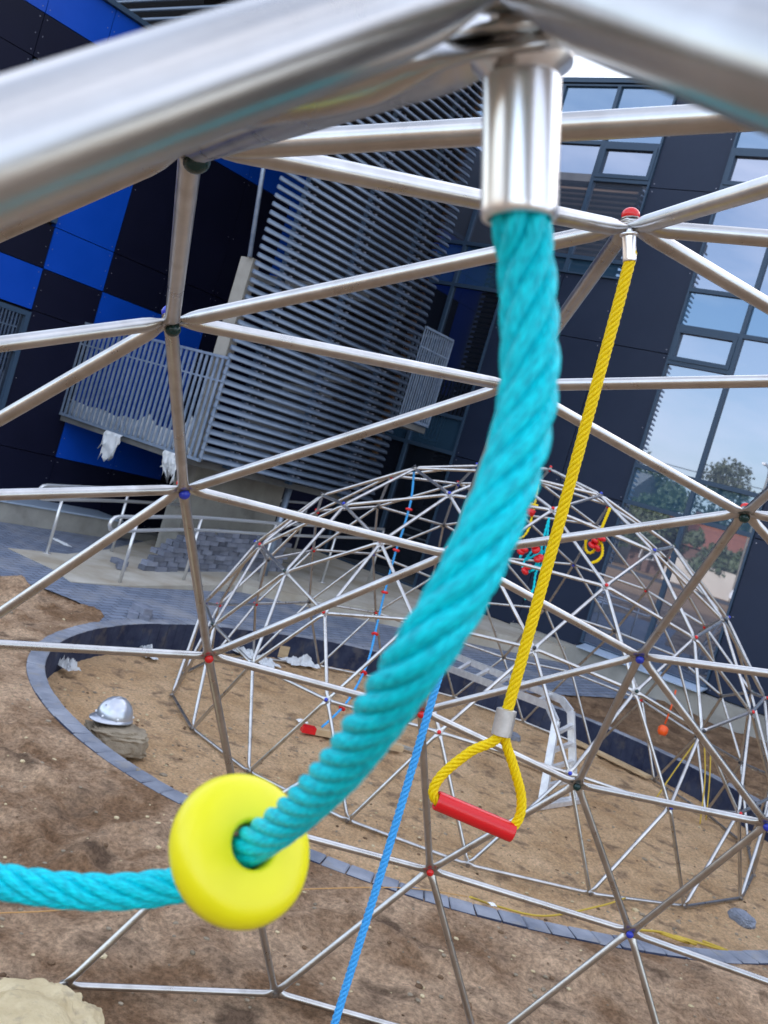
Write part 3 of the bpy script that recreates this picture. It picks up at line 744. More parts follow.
EDGES=[(0,1),(0,5),(0,25),(0,43),(0,61),(1,2),(1,5),(1,6),(1,25),(1,29),(2,3),(2,6),(2,7),(2,29),(2,32),(3,4),(3,7),(3,8),(3,32),(3,34),(4,8),(4,18),(4,34),(4,35),(5,6),(5,9),(5,61),(5,79),(6,7),(6,9),(6,10),(7,8),(7,10),(7,11),(8,11),(8,17),(8,18),(9,10),(9,12),(9,79),(9,80),(10,11),(10,12),(10,13),(11,13),(11,16),(11,17),(12,13),(12,14),(12,80),(12,81),(13,14),(13,15),(13,16),(14,15),(14,22),(14,81),(15,16),(15,19),(15,22),(15,23),(16,17),(16,19),(16,20),(17,18),(17,20),(17,21),(18,21),(18,35),(18,42),(19,20),(19,23),(20,21),(21,42),(22,23),(22,24),(22,81),(22,87),(23,24),(24,87),(24,89),(25,26),(25,29),(25,43),(25,47),(26,27),(26,29),(26,30),(26,47),(26,50),(27,28),(27,30),(27,31),(27,50),(27,52),(28,31),(28,38),(28,52),(28,53),(29,30),(29,32),(30,31),(30,32),(30,33),(31,33),(31,37),(31,38),(32,33),(32,34),(33,34),(33,36),(33,37),(34,35),(34,36),(35,36),(35,39),(35,42),(36,37),(36,39),(36,40),(37,38),(37,40),(37,41),(38,41),(38,53),(38,60),(39,40),(39,42),(40,41),(41,60),(43,44),(43,47),(43,61),(43,65),(44,45),(44,47),(44,48),(44,65),(44,68),(45,46),(45,48),(45,49),(45,68),(45,70),(46,49),(46,56),(46,70),(46,71),(47,48),(47,50),(48,49),(48,50),(48,51),(49,51),(49,55),(49,56),(50,51),(50,52),(51,52),(51,54),(51,55),(52,53),(52,54),(53,54),(53,57),(53,60),(54,55),(54,57),(54,58),(55,56),(55,58),(55,59),(56,59),(56,71),(56,78),(57,58),(57,60),(58,59),(59,78),(61,62),(61,65),(61,79),(62,63),(62,65),(62,66),(62,79),(62,82),(63,64),(63,66),(63,67),(63,82),(63,84),(64,67),(64,74),(64,84),(64,85),(65,66),(65,68),(66,67),(66,68),(66,69),(67,69),(67,73),(67,74),(68,69),(68,70),(69,70),(69,72),(69,73),(70,71),(70,72),(71,72),(71,75),(71,78),(72,73),(72,75),(72,76),(73,74),(73,76),(73,77),(74,77),(74,85),(74,90),(75,76),(75,78),(76,77),(77,90),(79,80),(79,82),(80,81),(80,82),(80,83),(81,83),(81,87),(82,83),(82,84),(83,84),(83,86),(83,87),(84,85),(84,86),(85,86),(85,88),(85,90),(86,87),(86,88),(86,89),(87,89),(88,89),(88,90)]

NEARP = [Vector(p) for p in NEAR]; FARP = [Vector(p) for p in FAR]
NEARP[26] = px(512, 6, .292)
STK = {(26, 27): .009, (26, 50): .0075, (26, 47): .003, (26, 25): 0, (26, 29): -.0055, (26, 30): -.0100}
OUTN = NEARP[26].normalized()
NEARP[30].z += .055
for p_ in FARP:
    if p_.z < .1: p_.z = max(p_.z, -.226)
for v_, q_, l_ in ((27, px(0, 145, .193), .743), (50, px(651, 18, .232), .781)):
    h_ = NEARP[26] + OUTN * STK[(26, v_)]; NEARP[v_] = h_ + (q_ - h_).normalized() * l_

SG = 20
def strut_mb(mb, a, b, centre, r, ka, kb):
    """tube whose ends are pressed flat and stacked on the hub bolt"""
    d = (b - a); Ln = d.length; d.normalize()
    na = (a - centre).normalized(); nb = (b - centre).normalized()
    V = []; n = 12
    S = [-.011, .0, .012, .020, .029, .040, .055]
    flat = [1, 1, 1, .85, .5, .15, 0]
    st = [(s, f) for s, f in zip(S, flat)] + [(Ln - s, f) for s, f in zip(S[::-1], flat[::-1])]
    for s, f in st:
        t = max(0, min(1, s / Ln))
        nn = (na * (1 - t) + nb * t); nn = (nn - d * nn.dot(d)).normalized(); bb = d.cross(nn)
        off = na * (ka * (1 - t)) + nb * (kb * t)
        wx = r * (1 + .38 * f); wz = r * (1 - f) + .0024 * f
        if s < -.005 or s > Ln + .005: wx *= .6
        c = a + d * s + off
        for k in range(n):
            an = 2 * math.pi * k / n
            V.append(c + bb * (math.cos(an) * wx) + nn * (math.sin(an) * wz))
    m = len(st)
    F = [(i * n + k, i * n + (k + 1) % n, (i + 1) * n + (k + 1) % n, (i + 1) * n + k) for i in range(m - 1) for k in range(n)]
    F += [tuple(range(n))[::-1], tuple((m - 1) * n + k for k in range(n))]
    mb.add(V, F, 0, True)
def sphere_mesh(name, r, m, seg=16, rings=10):
    mb = MB()
    mb.lathe([(max(1e-4, r * math.sin(math.pi * i / rings)), -r * math.cos(math.pi * i / rings)) for i in range(rings + 1)], seg, Matrix.Identity(4))
    o = mb.build(name, m, link=False)
    return o.data
CAPM = {c: sphere_mesh('cap', .0135, M['cap_' + c]) for c in ('red', 'blue', 'green', 'dark')}
def climbing_frame(label, P, centre, missing, inner, outer, group, nocap=(), score=None, r=.0125):
    root = thing('climbing_dome', label, 'climbing dome', centre, 0, group)
    edges = [e for e in EDGES if e[0] not in missing and e[1] not in missing]
    stack = {}
    def key(e): return score(P[e[0]], P[e[1]])
    edges.sort(key=key, reverse=True)
    rest = MB()
    for i, (a, b) in enumerate(edges):
        ks = []
        for v in (a, b):
            k = stack.get(v, 0); stack[v] = k + 1
            o_ = b if v == a else a
            ks.append(STK[(v, o_)] if centre == C0 and (v, o_) in STK else (k - 2.5) * .0024)
        if i < 100:
            mb = MB(); strut_mb(mb, P[a], P[b], centre, r, ks[0], ks[1]); part(mb, 'strut', M['steel'], root)
        else: strut_mb(rest, P[a], P[b], centre, r, ks[0], ks[1])
    part(rest, 'strut', M['steel'], root, kind='stuff')
    rnd = random.Random(3)
    for v, p in enumerate(P):
        if v in missing: continue
        n = (p - centre).normalized()
        Mx = frame_z(p, n)
        mb = MB()
        mb.lathe([(.0001, -.018), (.0065, -.018), (.0065, -.0115), (.014, -.0115), (.014, -.0098), (.0065, -.0098), (.0065, .0098), (.014, .0098), (.014, .0115), (.0065, .0115), (.0065, .018), (.0001, .018)], 10, Mx, 0, False)
        hub = part(mb, 'hub', M['hub'], root)
        if v in nocap or P[v].z < centre.z + .12: continue
        for side, tab in ((-1, inner), (1, outer)):
            c = tab.get(v, rnd.choice(['dark', 'dark', 'red', 'blue', 'green', 'red']))
            if c is None: continue
            o = bpy.data.objects.new('cap', CAPM[c]); COL.objects.link(o)
            o.parent = hub
            o.location = p + n * side * .0165
            o.rotation_euler = n.to_track_quat('Z', 'Y').to_euler(); o.scale = (1, 1, .82)
            e = MB(); Mc = frame_z(p + n * side * .0268, n)
            e.lathe([(.0001, -.002), (.0042, -.002), (.0042, .0025), (.0001, .0025)], 6, Mc, 0, False)
    return root
C0 = Vector((0, 0, 0)); C1 = Vector((7.598, -.11, -.225))
def near_score(a, b):
    m = (a + b) / 2; q = m - CAM_LOC; z = -(CAM_ROT.transposed() @ q).z
    infr = 1 if z > 0.1 else 0
    best = 0
    for t in (0.0, .25, .5, .75, 1.0):
        c = CAM_ROT.transposed() @ (a + (b - a) * t - CAM_LOC)
        if c.z < -.08:
            x = 384 + FPX * c.x / -c.z; y = 512 - FPX * c.y / -c.z
            if -40 < x < 810 and -40 < y < 1070: best = max(best, 1 / -c.z)
    return best + .001 / (.1 + q.length)
near_frame = climbing_frame('near climbing dome whose large silver tubes cross the whole picture', NEARP, C0, {17},
    {29: 'green', 2: 'green', 7: 'blue', 11: 'red', 10: 'red', 9: 'green', 12: 'blue', 13: 'red', 14: 'green', 15: 'red', 22: 'blue', 81: 'blue', 1: None, 26: None, 6: None, 16: 'red'},
    {2: 'blue', 7: 'red', 11: 'dark', 1: 'red', 10: 'red', 9: 'red', 12: 'dark', 13: 'dark', 14: 'dark', 15: 'dark', 22: 'dark', 29: 'dark', 26: 'dark'},
    'matching silver tube climbing domes', score=near_score)
FC = {3: 'red', 32: 'dark', 30: 'blue', 34: 'blue', 4: 'dark', 31: 'green', 8: 'red', 35: 'red', 18: 'red', 17: 'dark', 29: 'dark', 1: 'blue', 7: 'dark', 26: 'blue', 10: 'dark', 27: 'red', 13: 'red', 0: 'red',
      5: 'dark', 43: 'blue', 47: 'red', 80: 'blue', 48: 'red', 82: 'red', 44: 'blue', 65: 'green', 45: 'red', 63: 'red', 66: 'blue', 64: 'dark', 83: 'dark', 28: 'red', 53: 'blue', 52: 'blue', 54: 'red', 22: 'dark',
      51: 'dark', 55: 'blue', 56: 'blue', 70: 'red', 46: 'dark', 85: 'dark', 74: 'dark', 49: 'green', 50: 'red'}
far_frame = climbing_frame('whole climbing dome of silver tubes standing in the round sand pit, behind the near one', FARP, C1, set(),
    FC, FC, 'matching silver tube climbing domes', score=near_score)

# ------------------------------------------------------------------ teal rope, its collar and the yellow disc
def collar(mb, p, d, r, ln, flange=True):
    Mx = frame_z(p, d)
    prof = [(.0001, 0), (r * .9, 0), (r, .0008), (r, .0014), (r, .003), (r, ln - .0045), (r, ln - .0028), (r * .992, ln - .0016), (r * .96, ln - .0005), (r * .86, ln), (r * .80, ln - .001), (r * .78, ln * .6), (.0001, ln * .6)]
    mb.lathe(prof, 32, Mx)
hub26 = NEARP[26]; down = Vector((0, 0, -1))
top = px(522, 78, .303)
bot = px(519, 221, .303)
# loop end follows to the neighbouring node
teal_pts = [top + (bot - top) * .3, px(520, 190, .303), px(521, 222, .303), px(526, 262, .305), px(529, 320, .302), px(529, 385, .297), px(516, 455, .291), px(491, 525, .285), px(456, 598, .283), px(409, 670, .290), px(347, 760, .333), px(298, 811, .375), px(263, 838, .400), px(245, 849, .412),
            px(222, 864, .425), px(180, 884, .44), px(100, 892, .445), px(0, 881, .455), px(-120, 850, .49), px(-260, 790, .52), px(-400, 690, .55), NEARP[30] + Vector((.012, 0, -.10)), NEARP[30] + Vector((0, 0, -.06))]
path = smooth_path(teal_pts, .0022)
mb = MB(); 
iq = min(range(len(path)), key=lambda k: (path[k] - px(298, 811, .375)).length) / (len(path) - 1)
i0 = min(range(len(path)), key=lambda k: (path[k] - px(430, 640, .285)).length) / (len(path) - 1)
rope_mesh(mb, path, lambda t: .0086 - .0009 * max(0, min(1, (t - i0) / (iq - i0))), 6, .076, 10, 0, 1.06)
o = mb.build('rope', M['teal'], label='thick teal rope curving from the big steel collar down through the yellow disc', cat='rope')
rope_teal = thing('rope_collar', 'big bright steel collar clamped round the top of the teal rope', 'collar', top)
mb = MB(); collar(mb, top, bot - top, .0112, (bot - top).length)
part(mb, 'sleeve', M['sleeve'], rope_teal)
mb = MB()
Mx = frame_z(top, top - bot)
mb.lathe([(.0001, .010), (.006, .010), (.006, .0075), (.0135, .0072), (.0148, .0055), (.0148, .0035), (.011, .001), (.0105, -.001), (.0001, -.001)], 28, Mx)
mb.sweep([top, (top + hub26) / 2, hub26], .005, 10)
part(mb, 'flange', M['sleeve'], rope_teal)
mb = MB(); collar(mb, NEARP[30] + Vector((0, 0, -.03)), Vector((.012, 0, -.07)), .0112, .042)
mb.sweep([NEARP[30], NEARP[30] + Vector((0, 0, -.032))], .005, 8)
mb.build('rope_collar', M['sleeve'], label='steel collar at the far left end of the teal rope', cat='collar')

dc = px(241, 850, .411)
dn = CAM_ROT @ Vector((.58, .42, .70)); dn.normalize()
mb = MB()
prof = []
R0, H0, rr = .0296, .0100, .0078
for k in range(9):
    a = R_(-90 + k * 22.5)
    prof.append((R0 - rr + rr * math.cos(a), (H0 - .0005) * math.sin(a)))
prof += [(.0200, H0 + .0001), (.015, H0 + .0003), (.0110, H0 + .0004), (.0100, H0 + .0002), (.0092, H0 - .0005), (.0089, H0 - .0018), (.0089, 0), (.0097, -H0 + .0016), (.0099, -H0), (.0108, -H0 - .0008), (.015, -H0 - .0006)]
mb.lathe(prof, 96, frame_z(dc, dn), close=True)
mb.build('rope_disc', M['yellow'], label='bright yellow round plastic disc threaded on the teal rope', cat='disc')

# ------------------------------------------------------------------ yellow rope with its red bar handle
A1_ = NEARP[1]
yt = px(629, 236, 1.46); yb = px(629.5, 262, 1.46)
mb = MB(); collar(mb, yt, yb - yt, .0097, (yb - yt).length)
mb.sweep([A1_, yt + (yb - yt) * .1], .006, 10)
mb.lathe([(.006, 0), (.013, 0), (.013, -.003), (.006, -.003)], 20, frame_z(yt, yb - yt), close=True)
mb.build('rope_collar', M['sleeve'], label='small steel collar under the red capped node, holding the yellow rope', cat='collar')
kn = px(503, 722, 1.485)
mb = MB(); rope_mesh(mb, smooth_path([yb - (yb - yt) * .4, yb, px(598, 380, 1.465), px(553, 546, 1.475), px(512, 694, 1.483), px(504, 722, 1.485)], .004), .0082, 6, .058, 7)
hl = smooth_path([px(502, 712, 1.485), px(497, 738, 1.484), px(470, 752, 1.482), px(442, 775, 1.48), px(433, 792, 1.479), px(440, 803, 1.479), px(460, 811, 1.479)], .0035)
rope_mesh(mb, hl, .0072, 5, .045, 7)
hr = smooth_path([px(506, 712, 1.487), px(505, 738, 1.488), px(513, 765, 1.489), px(521, 795, 1.49), px(519, 818, 1.49), px(506, 831, 1.489), px(490, 824, 1.488)], .0035)
rope_mesh(mb, hr, .0072, 5, .045, 7)
mb.build('rope', M['yellow_rope'], label='taut yellow rope in front of the dark cladding, ending in a triangular loop', cat='rope')
Kd = (px(501, 736, 1.484) - px(507, 709, 1.486))
mb = MB(); Mk = frame_z(px(507, 709, 1.486), Kd)
mb.lathe([(.0145, .001), (.0145, .003), (.0145, Kd.length - .003), (.0145, Kd.length - .001)], 26, Mk, close=False)
mb.lathe([(.0145, .001), (.0105, -.0005), (.0001, -.0005)], 26, Mk); mb.lathe([(.0145, Kd.length - .001), (.0105, Kd.length), (.0001, Kd.length)], 26, Mk)
mb.build('rope_ferrule', M['clamp'], label='dull metal ferrule pinching the yellow rope above the red handle bar', cat='ferrule')
ha = px(436, 800, 1.4785); hb = px(513, 833, 1.489)
mb = MB(); Lh = (hb - ha).length; hm_ = frame_z(ha, hb - ha)
mb.lathe([(.009, .001), (.0125, 0), (.0135, .0006), (.0138, .002), (.0138, .005), (.0138, Lh - .005), (.0138, Lh - .002), (.0135, Lh - .0006), (.0125, Lh), (.009, Lh - .001)], 28, hm_)
mb.build('handle_bar', M['redp'], label='red plastic handle bar across the loop of the yellow rope', cat='handle')

# ------------------------------------------------------------------ blue rope of the near frame
B6 = NEARP[6]
d6 = -(CAM_ROT.transposed() @ (B6 - CAM_LOC)).z
bl = smooth_path([B6 + Vector((0, 0, -.05)), px(477, 545, d6), px(437, 683, d6 * .995), px(388, 850, d6 * .985), px(348, 980, d6 * .975), px(325, 1055, d6 * .965), px(318, 1075, d6 * .96)], .006)
mb = MB(); rope_mesh(mb, bl, .0088, 4, .05, 7)
mb.build('rope', M['blue_rope'], label='thin light blue rope hanging straight to the lower edge, behind the teal rope', cat='rope')
mb = MB(); collar(mb, B6 + Vector((0, 0, -.02)), down, .0112, .045); mb.sweep([B6, B6 + Vector((0, 0, -.022))], .005, 8)
mb.build('rope_collar', M['sleeve'], label='steel collar hidden behind the teal rope, holding the light blue rope', cat='collar')

# ------------------------------------------------------------------ ropes inside the far frame
def depth(p): return -(CAM_ROT.transposed() @ (p - CAM_LOC)).z
def knob(p, d, m, label, parent=None, r=.034, h=.03, name='knob'):
    mb = MB()
    mb.lathe([(.0001, -h / 2), (r * .7, -h / 2), (r, -h * .2), (r, h * .2), (r * .7, h / 2), (.0001, h / 2)], 14, frame_z(p, d))
    return part(mb, name, m, parent) if parent else mb.build(name, m, label=label, cat='knob')
f29 = FARP[29]; dd = depth(f29)
t1 = thing('climbing_rope', 'light blue rope with red discs on it, inside the left of the far dome', 'climbing rope', f29, group='ropes inside the far dome')
pts = [f29 + Vector((0, 0, -.03)), px(411, 500, dd * .999), px(403, 530, dd), px(396, 551, dd), px(385, 591, dd), px(377, 625, dd * .995), px(370, 655, dd * .98), px(362, 676, dd * .965), px(347, 702, dd * .94), px(331, 719, dd * .925), px(322, 727, dd * .915)]
pl = smooth_path(pts, .02); mb = MB(); rope_mesh(mb, pl, .011, 4, .07, 5); part(mb, 'rope', M['blue_rope'], t1)
for (x, y) in ((407, 510), (396, 551), (385, 591), (375, 633), (363, 673), (345, 709)):
    q = min(pl, key=lambda v: (v - px(x, y, depth(v))).length)
    i = pl.index(q); knob(q, pl[min(i + 1, len(pl) - 1)] - pl[i - 1], M['redp'], None, t1, .030, .022, 'disc')
# yellow swing rope tangle with red rings
y_top = px(609, 510, 8.0)
t2 = thing('climbing_rope', 'looped yellow rope with clustered red knobs, right half of the far dome', 'climbing rope', y_top, group='ropes inside the far dome')
mb = MB()
rope_mesh(mb, smooth_path([px(610, 508, 8.0), px(605, 520, 8.0), px(600, 533, 8.0), px(598, 545, 8.0), px(591, 553, 8.02), px(586, 550, 8.05), px(586, 540, 8.05), px(589, 533, 8.05)], .02), .013, 4, .08, 5)
rope_mesh(mb, smooth_path([px(599, 540, 8.0), px(602, 545, 7.97), px(602, 555, 7.95), px(597, 561, 7.93), px(591, 563, 7.93)], .02), .013, 4, .08, 5)
part(mb, 'rope', M['yellow_rope'], t2)
for (x, y) in ((601, 538), (595, 541), (592, 545), (597, 548), (602, 539)):
    knob(px(x, y, 7.96), Vector((random.uniform(-1, 1), random.uniform(-1, 1), 1)), M['redp'], None, t2, .032, .03)
# teal net with red knobs
t3 = thing('climbing_rope', 'tangled dark teal ropes with red knobs in the middle of the far dome', 'climbing rope', px(549, 515, 8.2), group='ropes inside the far dome')
mb = MB()
for seg in ([(549, 518), (542, 545), (541, 558), (536, 568), (530, 571)], [(549, 518), (546, 548), (544, 562), (536, 572), (533, 590), (524, 600)], [(534, 540), (523, 552), (520, 558)], [(541, 540), (528, 556), (524, 562), (522, 572)], [(541, 552), (530, 558), (526, 560)], [(546, 549), (541, 555), (532, 571), (526, 570)]):
    rope_mesh(mb, smooth_path([px(x, y, 8.2 - .02 * i) for i, (x, y) in enumerate(seg)], .03), .012, 4, .08, 5)
part(mb, 'rope', M['teal'], t3)
for (x, y) in ((521, 551), (524, 550), (536, 550), (535, 546), (541, 558), (538, 559), (525, 571), (528, 567), (549, 544)):
    knob(px(x, y, 8.1), Vector((random.uniform(-1, 1), random.uniform(-1, 1), 1)), M['redp'], None, t3, .034, .036)
t4 = thing('climbing_rope', 'short yellow rope with a red crosspiece, left of the teal tangle in the far dome', 'climbing rope', px(538, 486, 8.4), group='ropes inside the far dome')
mb = MB(); rope_mesh(mb, smooth_path([px(538, 484, 8.4), px(536, 497, 8.4), px(533, 512, 8.4), px(529, 528, 8.35), px(523, 537, 8.3), px(516, 538, 8.3)], .03), .012, 4, .08, 5)
mb.sweep([px(528, 503, 8.38), px(538, 506, 8.38)], .012, 6); part(mb, 'rope', M['yellow_rope'], t4)
mb = MB(); mb.sweep([px(525, 509, 8.38), px(534, 514, 8.38)], .030, 10); part(mb, 'crosspiece', M['redp'], t4)
# thin yellow lines hanging from a node on the right
n46 = FARP[46] if len(FARP) > 46 else px(702, 731, 7)
for k, (x0, y0, x1, y1, lab) in enumerate(((702, 733, 651, 806, 'thin yellow cord running down left from a node of the far dome'), (704, 733, 700, 824, 'thin yellow cord hanging limp beside the grey pit wall'), (711, 744, 706, 820, 'thin yellow cord hanging furthest right in the far dome'))):
    dq = depth(n46)
    mb = MB(); mb.sweep(smooth_path([px(x0, y0, dq), px((x0 + x1) / 2 + (-1, 3, 1)[k], (y0 + y1) / 2, dq), px(x1, y1, dq)], .08), .005, 5)
    mb.build('cord', M['dullyellow'], label=lab, cat='cord')
mb = MB(); dq = 9.3
mb.sweep([px(676, 690, dq), px(671, 708, dq), px(665, 724, dq)], .008, 5)
mb.build('cord', M['orange'], label='short orange cord that the orange ball hangs on', cat='cord')
mb = MB(); mb.lathe([(.0001, -.045), (.03, -.045), (.045, -.02), (.045, .02), (.025, .04), (.0001, .045)], 14, frame_z(px(663, 730, dq), Vector((.1, 0, 1))))
mb.build('hanging_ball', M['orange'], label='small orange ball hanging on an orange cord above the ploughed soil', cat='ball')

# ------------------------------------------------------------------ handrails on the ramp
def rail_thing(label, feet, tops, loop_left, r=.021):
    root = thing('handrail', label, 'handrail', feet[0], group=None)
    for f_, t_ in zip(feet, tops):
        mb = MB(); mb.sweep([f_, Vector((f_.x, f_.y, t_.z))], r * .9, 8); mb.lathe([(.0001, 0), (.05, 0), (.05, .008), (.0001, .008)], 14, Matrix.Translation(f_))
        part(mb, 'post', M['handrail'], root)
    for dz in (0, -.14):
        pass
    up = [Vector((t.x, t.y, t.z)) for t in tops]; lo = [Vector((t.x, t.y, t.z - .15)) for t in tops]
    d0 = (up[0] - up[1]).normalized()
    mb = MB()
    a, b = up[0] + d0 * .35, lo[0] + d0 * .35
    loop = [a, a + d0 * .08 + Vector((0, 0, -.03)), a + d0 * .1 + Vector((0, 0, -.075)), b + d0 * .08 + Vector((0, 0, .03)), b]
    mb.sweep(smooth_path(up[::-1] + loop + lo, .05), r, 8, closed_ends=True)
    part(mb, 'rail', M['handrail'], root)
    return root
ff = [bw(5.86, 8.36, .01), bw(7.03, 8.66, .05), bw(8.5, 8.85, .11), bw(10.0, 9.05, .18), bw(11.4, 9.3, .2)]
ft = [Vector((p.x, p.y, z)) for p, z in zip(ff, (.74, .82, .90, 1.0, 1.08))]
rail_thing('polished handrail nearest the viewer, in front of the stacked paving blocks', ff, ft, True)
ff = [bw(5.67, 9.42, .01), bw(6.89, 9.84, .04), bw(8.2, 10.1, .1), bw(9.9, 10.6, .16), bw(11.4, 10.9, .2)]
ft = [Vector((p.x, p.y, z)) for p, z in zip(ff, (.78, .84, .92, 1.0, 1.08))]
rail_thing('second polished handrail, further back beside the concrete pier', ff, ft, True)

# ------------------------------------------------------------------ stacked paving blocks
bmesh_block = MB()
e = .006
V = []
for z, i in ((0, 0), (.059 - e, 0), (.059, e)):
    V += [(-.098 + i, -.048 + i, z), (.098 - i, -.048 + i, z), (.098 - i, .048 - i, z), (-.098 + i, .048 - i, z)]
bmesh_block.add(V, [(0, 3, 2, 1)] + [(i, (i + 1) % 4, (i + 1) % 4 + 4, i + 4) for i in range(4)] + [(i + 4, (i + 1) % 4 + 4, (i + 1) % 4 + 8, i + 8) for i in range(4)] + [(8, 9, 10, 11)])
BLK = bmesh_block.build('paving_block', M['paver'], link=False).data
def block(p, ang, label, group=None, tilt=0):
    o = bpy.data.objects.new('paving_block', BLK); COL.objects.link(o)
    o.location = p; o.rotation_euler = (tilt, tilt * .6, ang)
    o['label'] = label; o['category'] = 'paving block'
    if group: o['group'] = group
    return o
sa = bw(6.75, 9.02); sb_ = bw(9.6, 9.55); sdir = (sb_ - sa); sang = math.atan2(sdir.y, sdir.x); slen = sdir.length; sdir.normalize(); sn = Vector((-sdir.y, sdir.x, 0))
rows = 9
cnt = 0
ORD = 'first second third fourth fifth sixth seventh eighth ninth tenth eleventh twelfth thirteenth fourteenth fifteenth sixteenth seventeenth eighteenth'.split()
for row in range(rows):
    col_ = -1
    skip = max(0, (row - 1)) * .13 if row else 0
    s = skip + random.uniform(0, .05)
    zz = .04 + row * .0795
    while s < slen:
        zs_ = .05 + .055 * (s / slen) + row * .0602
        if not (row == rows - 1 and random.random() < .4):
            p = sa + sdir * (s + random.uniform(-.01, .01)) + sn * random.uniform(-.03, .03)
            p.z = zs_
            col_ += 1
            block(p, sang + random.uniform(-.05, .05), 'grey paving block %s from the left in the %s course of the stack' % (ORD[col_], ORD[row]), 'stacked grey paving blocks'); cnt += 1
            if row >= 2 and s < slen * .9 and random.random() < .55:
                p2 = p + sn * .11; block(p2, sang + random.uniform(-.05, .05), 'rear row grey block behind the %s front one in the %s course of the stack' % (ORD[col_], ORD[row]), 'rear row of the block stack'); cnt += 1
        s += .203
# stepped left end of the pile, loose ones on the paving
for (u, v, z, a, lab) in ((6.35, 8.98, .04, .4, 'grey block lying alone at the left foot of the stack'), (6.5, 9.2, .04, 1.1, 'grey block askew behind the left foot of the stack')):
    block(bw(u, v, z), a, lab)
q = pz(144, 620, .004)
for k, (dx, dy, dz, a) in enumerate(((0, 0, 0, .2), (.0, .11, 0, .25), (.02, .05, .06, .9), (.19, .04, 0, .4))):
    block(q + Vector((dx, dy, dz)), a, ('grey paving block lying on the paving next to the pit edging, front one', 'grey paving block lying on the paving next to the pit edging, rear one', 'grey paving block laid across the top of the little pile by the pit', 'grey paving block a little right of the little pile by the pit')[k])
for k in range(14):
    p = bw(8.9 + .5 * (k % 5) + random.uniform(-.1, .1), 9.9 + .25 * (k // 5), .13)
    block(p, random.uniform(0, 3), 'grey block loose on the ramp slab, %s from the left in the %s row' % (ORD[k % 5], ORD[k // 5]), 'blocks scattered behind the stack')

# ------------------------------------------------------------------ rocks, helmet, ladder, boards, litter
def rock(name, c, sx, sy, sz, m, seed, label, rot=0, flat=.5, cuts=3, cat='rock', amp=.16):
    bm = bmesh.new(); bmesh.ops.create_icosphere(bm, subdivisions=cuts + 2, radius=1)
    for v in bm.verts:
        p = v.co.copy()
        q = Vector((abs(p.x) ** flat * (1 if p.x > 0 else -1), abs(p.y) ** flat * (1 if p.y > 0 else -1), abs(p.z) ** flat * (1 if p.z > 0 else -1)))
        q *= 1 + amp * noise.noise(p * 1.7 + Vector((seed, 0, 0))) + .10 * noise.noise(p * 4.5 + Vector((0, seed, 0))) - .12 * abs(noise.noise(p * 3 + Vector((seed, seed, 0)))) + .03 * noise.noise(p * 14)
        v.co = Vector((q.x * sx, q.y * sy, q.z * sz))
    me = bpy.data.meshes.new(name); bm.to_mesh(me); bm.free(); me.materials.append(m)
    for p in me.polygons: p.use_smooth = False
    o = bpy.data.objects.new(name, me); COL.objects.link(o); o.location = c; o.rotation_euler = (0, 0, rot)
    o['label'] = label; o['category'] = cat
    return o
rc = pz(117, 733, -.12)
rock('rock', rc + Vector((0, 0, -.04)), .21, .135, .085, M['rock'], 3.1, 'flat grey-brown rock slab under the silver helmet', R_(-65), .55, 3)
hc = pz(114, 717, -.045); hc.z = -.038
HS = .8
he = thing('hard_hat', 'silver construction helmet lying on the flat rock in the sand pit', 'helmet', hc)
mb = MB()
prof = [(.001, .125)] + [(.112 * math.sin(R_(a)), .125 * math.cos(R_(a))) for a in (12, 25, 38, 52, 66, 80, 90)]
hm2 = Matrix.Translation(hc) @ Matrix.Rotation(R_(150), 4, 'Z') @ Matrix.Diagonal((1.1, .98, 1.02, 1)).to_4x4()
mb.lathe(prof, 30, hm2)
V = []
for k in range(30):
    a = 2 * math.pi * k / 30
    ext = .008 + .045 * max(0, math.cos(a)) ** 3
    V.append(hm2 @ Vector((.112 * math.cos(a), .112 * math.sin(a), 0)))
    V.append(hm2 @ Vector(((.112 + ext) * math.cos(a), (.112 + ext) * math.sin(a), -.012)))
    V.append(hm2 @ Vector(((.112 + ext) * math.cos(a), (.112 + ext) * math.sin(a), -.018)))
    V.append(hm2 @ Vector((.108 * math.cos(a), .108 * math.sin(a), -.006)))
F = []
for k in range(30):
    k2 = (k + 1) % 30
    for j in range(3): F.append((k * 4 + j, k2 * 4 + j, k2 * 4 + j + 1, k * 4 + j + 1))
mb.add(V, F, 0, True)
part(mb, 'shell', M['helmet'], he)
mb = MB(); mb.sweep([hm2 @ Vector((.04 * math.cos(t) * 0 + x, 0, z)) for x, z, t in [(-.09, .070, 0), (-.05, .110, 0), (0, .124, 0), (.05, .110, 0), (.09, .070, 0)]], .006, 8)
part(mb, 'ridge', M['helmet'], he)
for a in (-40, 10, 60, 140, 200, 250):
    mb = MB(); c = hm2 @ Vector((.113 * math.cos(R_(a)), .113 * math.sin(R_(a)), .012))
    mb.lathe([(.0001, -.008), (.007, -.006), (.007, .006), (.0001, .008)], 8, frame_z(c, Vector((0, 0, 1)))); part(mb, 'rivet', M['white'], he)
# foreground stone, bottom left
rock('boulder', Vector((1.62, 1.42, -.04)), .33, .24, .17, M['palerock'], 8.4, 'pale beige boulder cut off by the lower left corner of the picture', R_(30), .62, 4)
rock('stone', pz(742, 918, -.0), .09, .06, .04, M['kerb'], 5.5, 'dark rounded stone beside the pit edging at the lower right', .4, .8, 3, 'stone')
rock('stone', pz(137, 682 + 90, .0), .03, .025, .02, M['rock'], 2.2, 'small stone by the left run of the pit edging', .4, .8, 2, 'stone')
rock('stone', pz(512, 736, -.225) , .10, .06, .045, M['kerb'], 1.2, 'dark grey stone in the pit below the ladder rail', .9, .8, 2, 'stone')

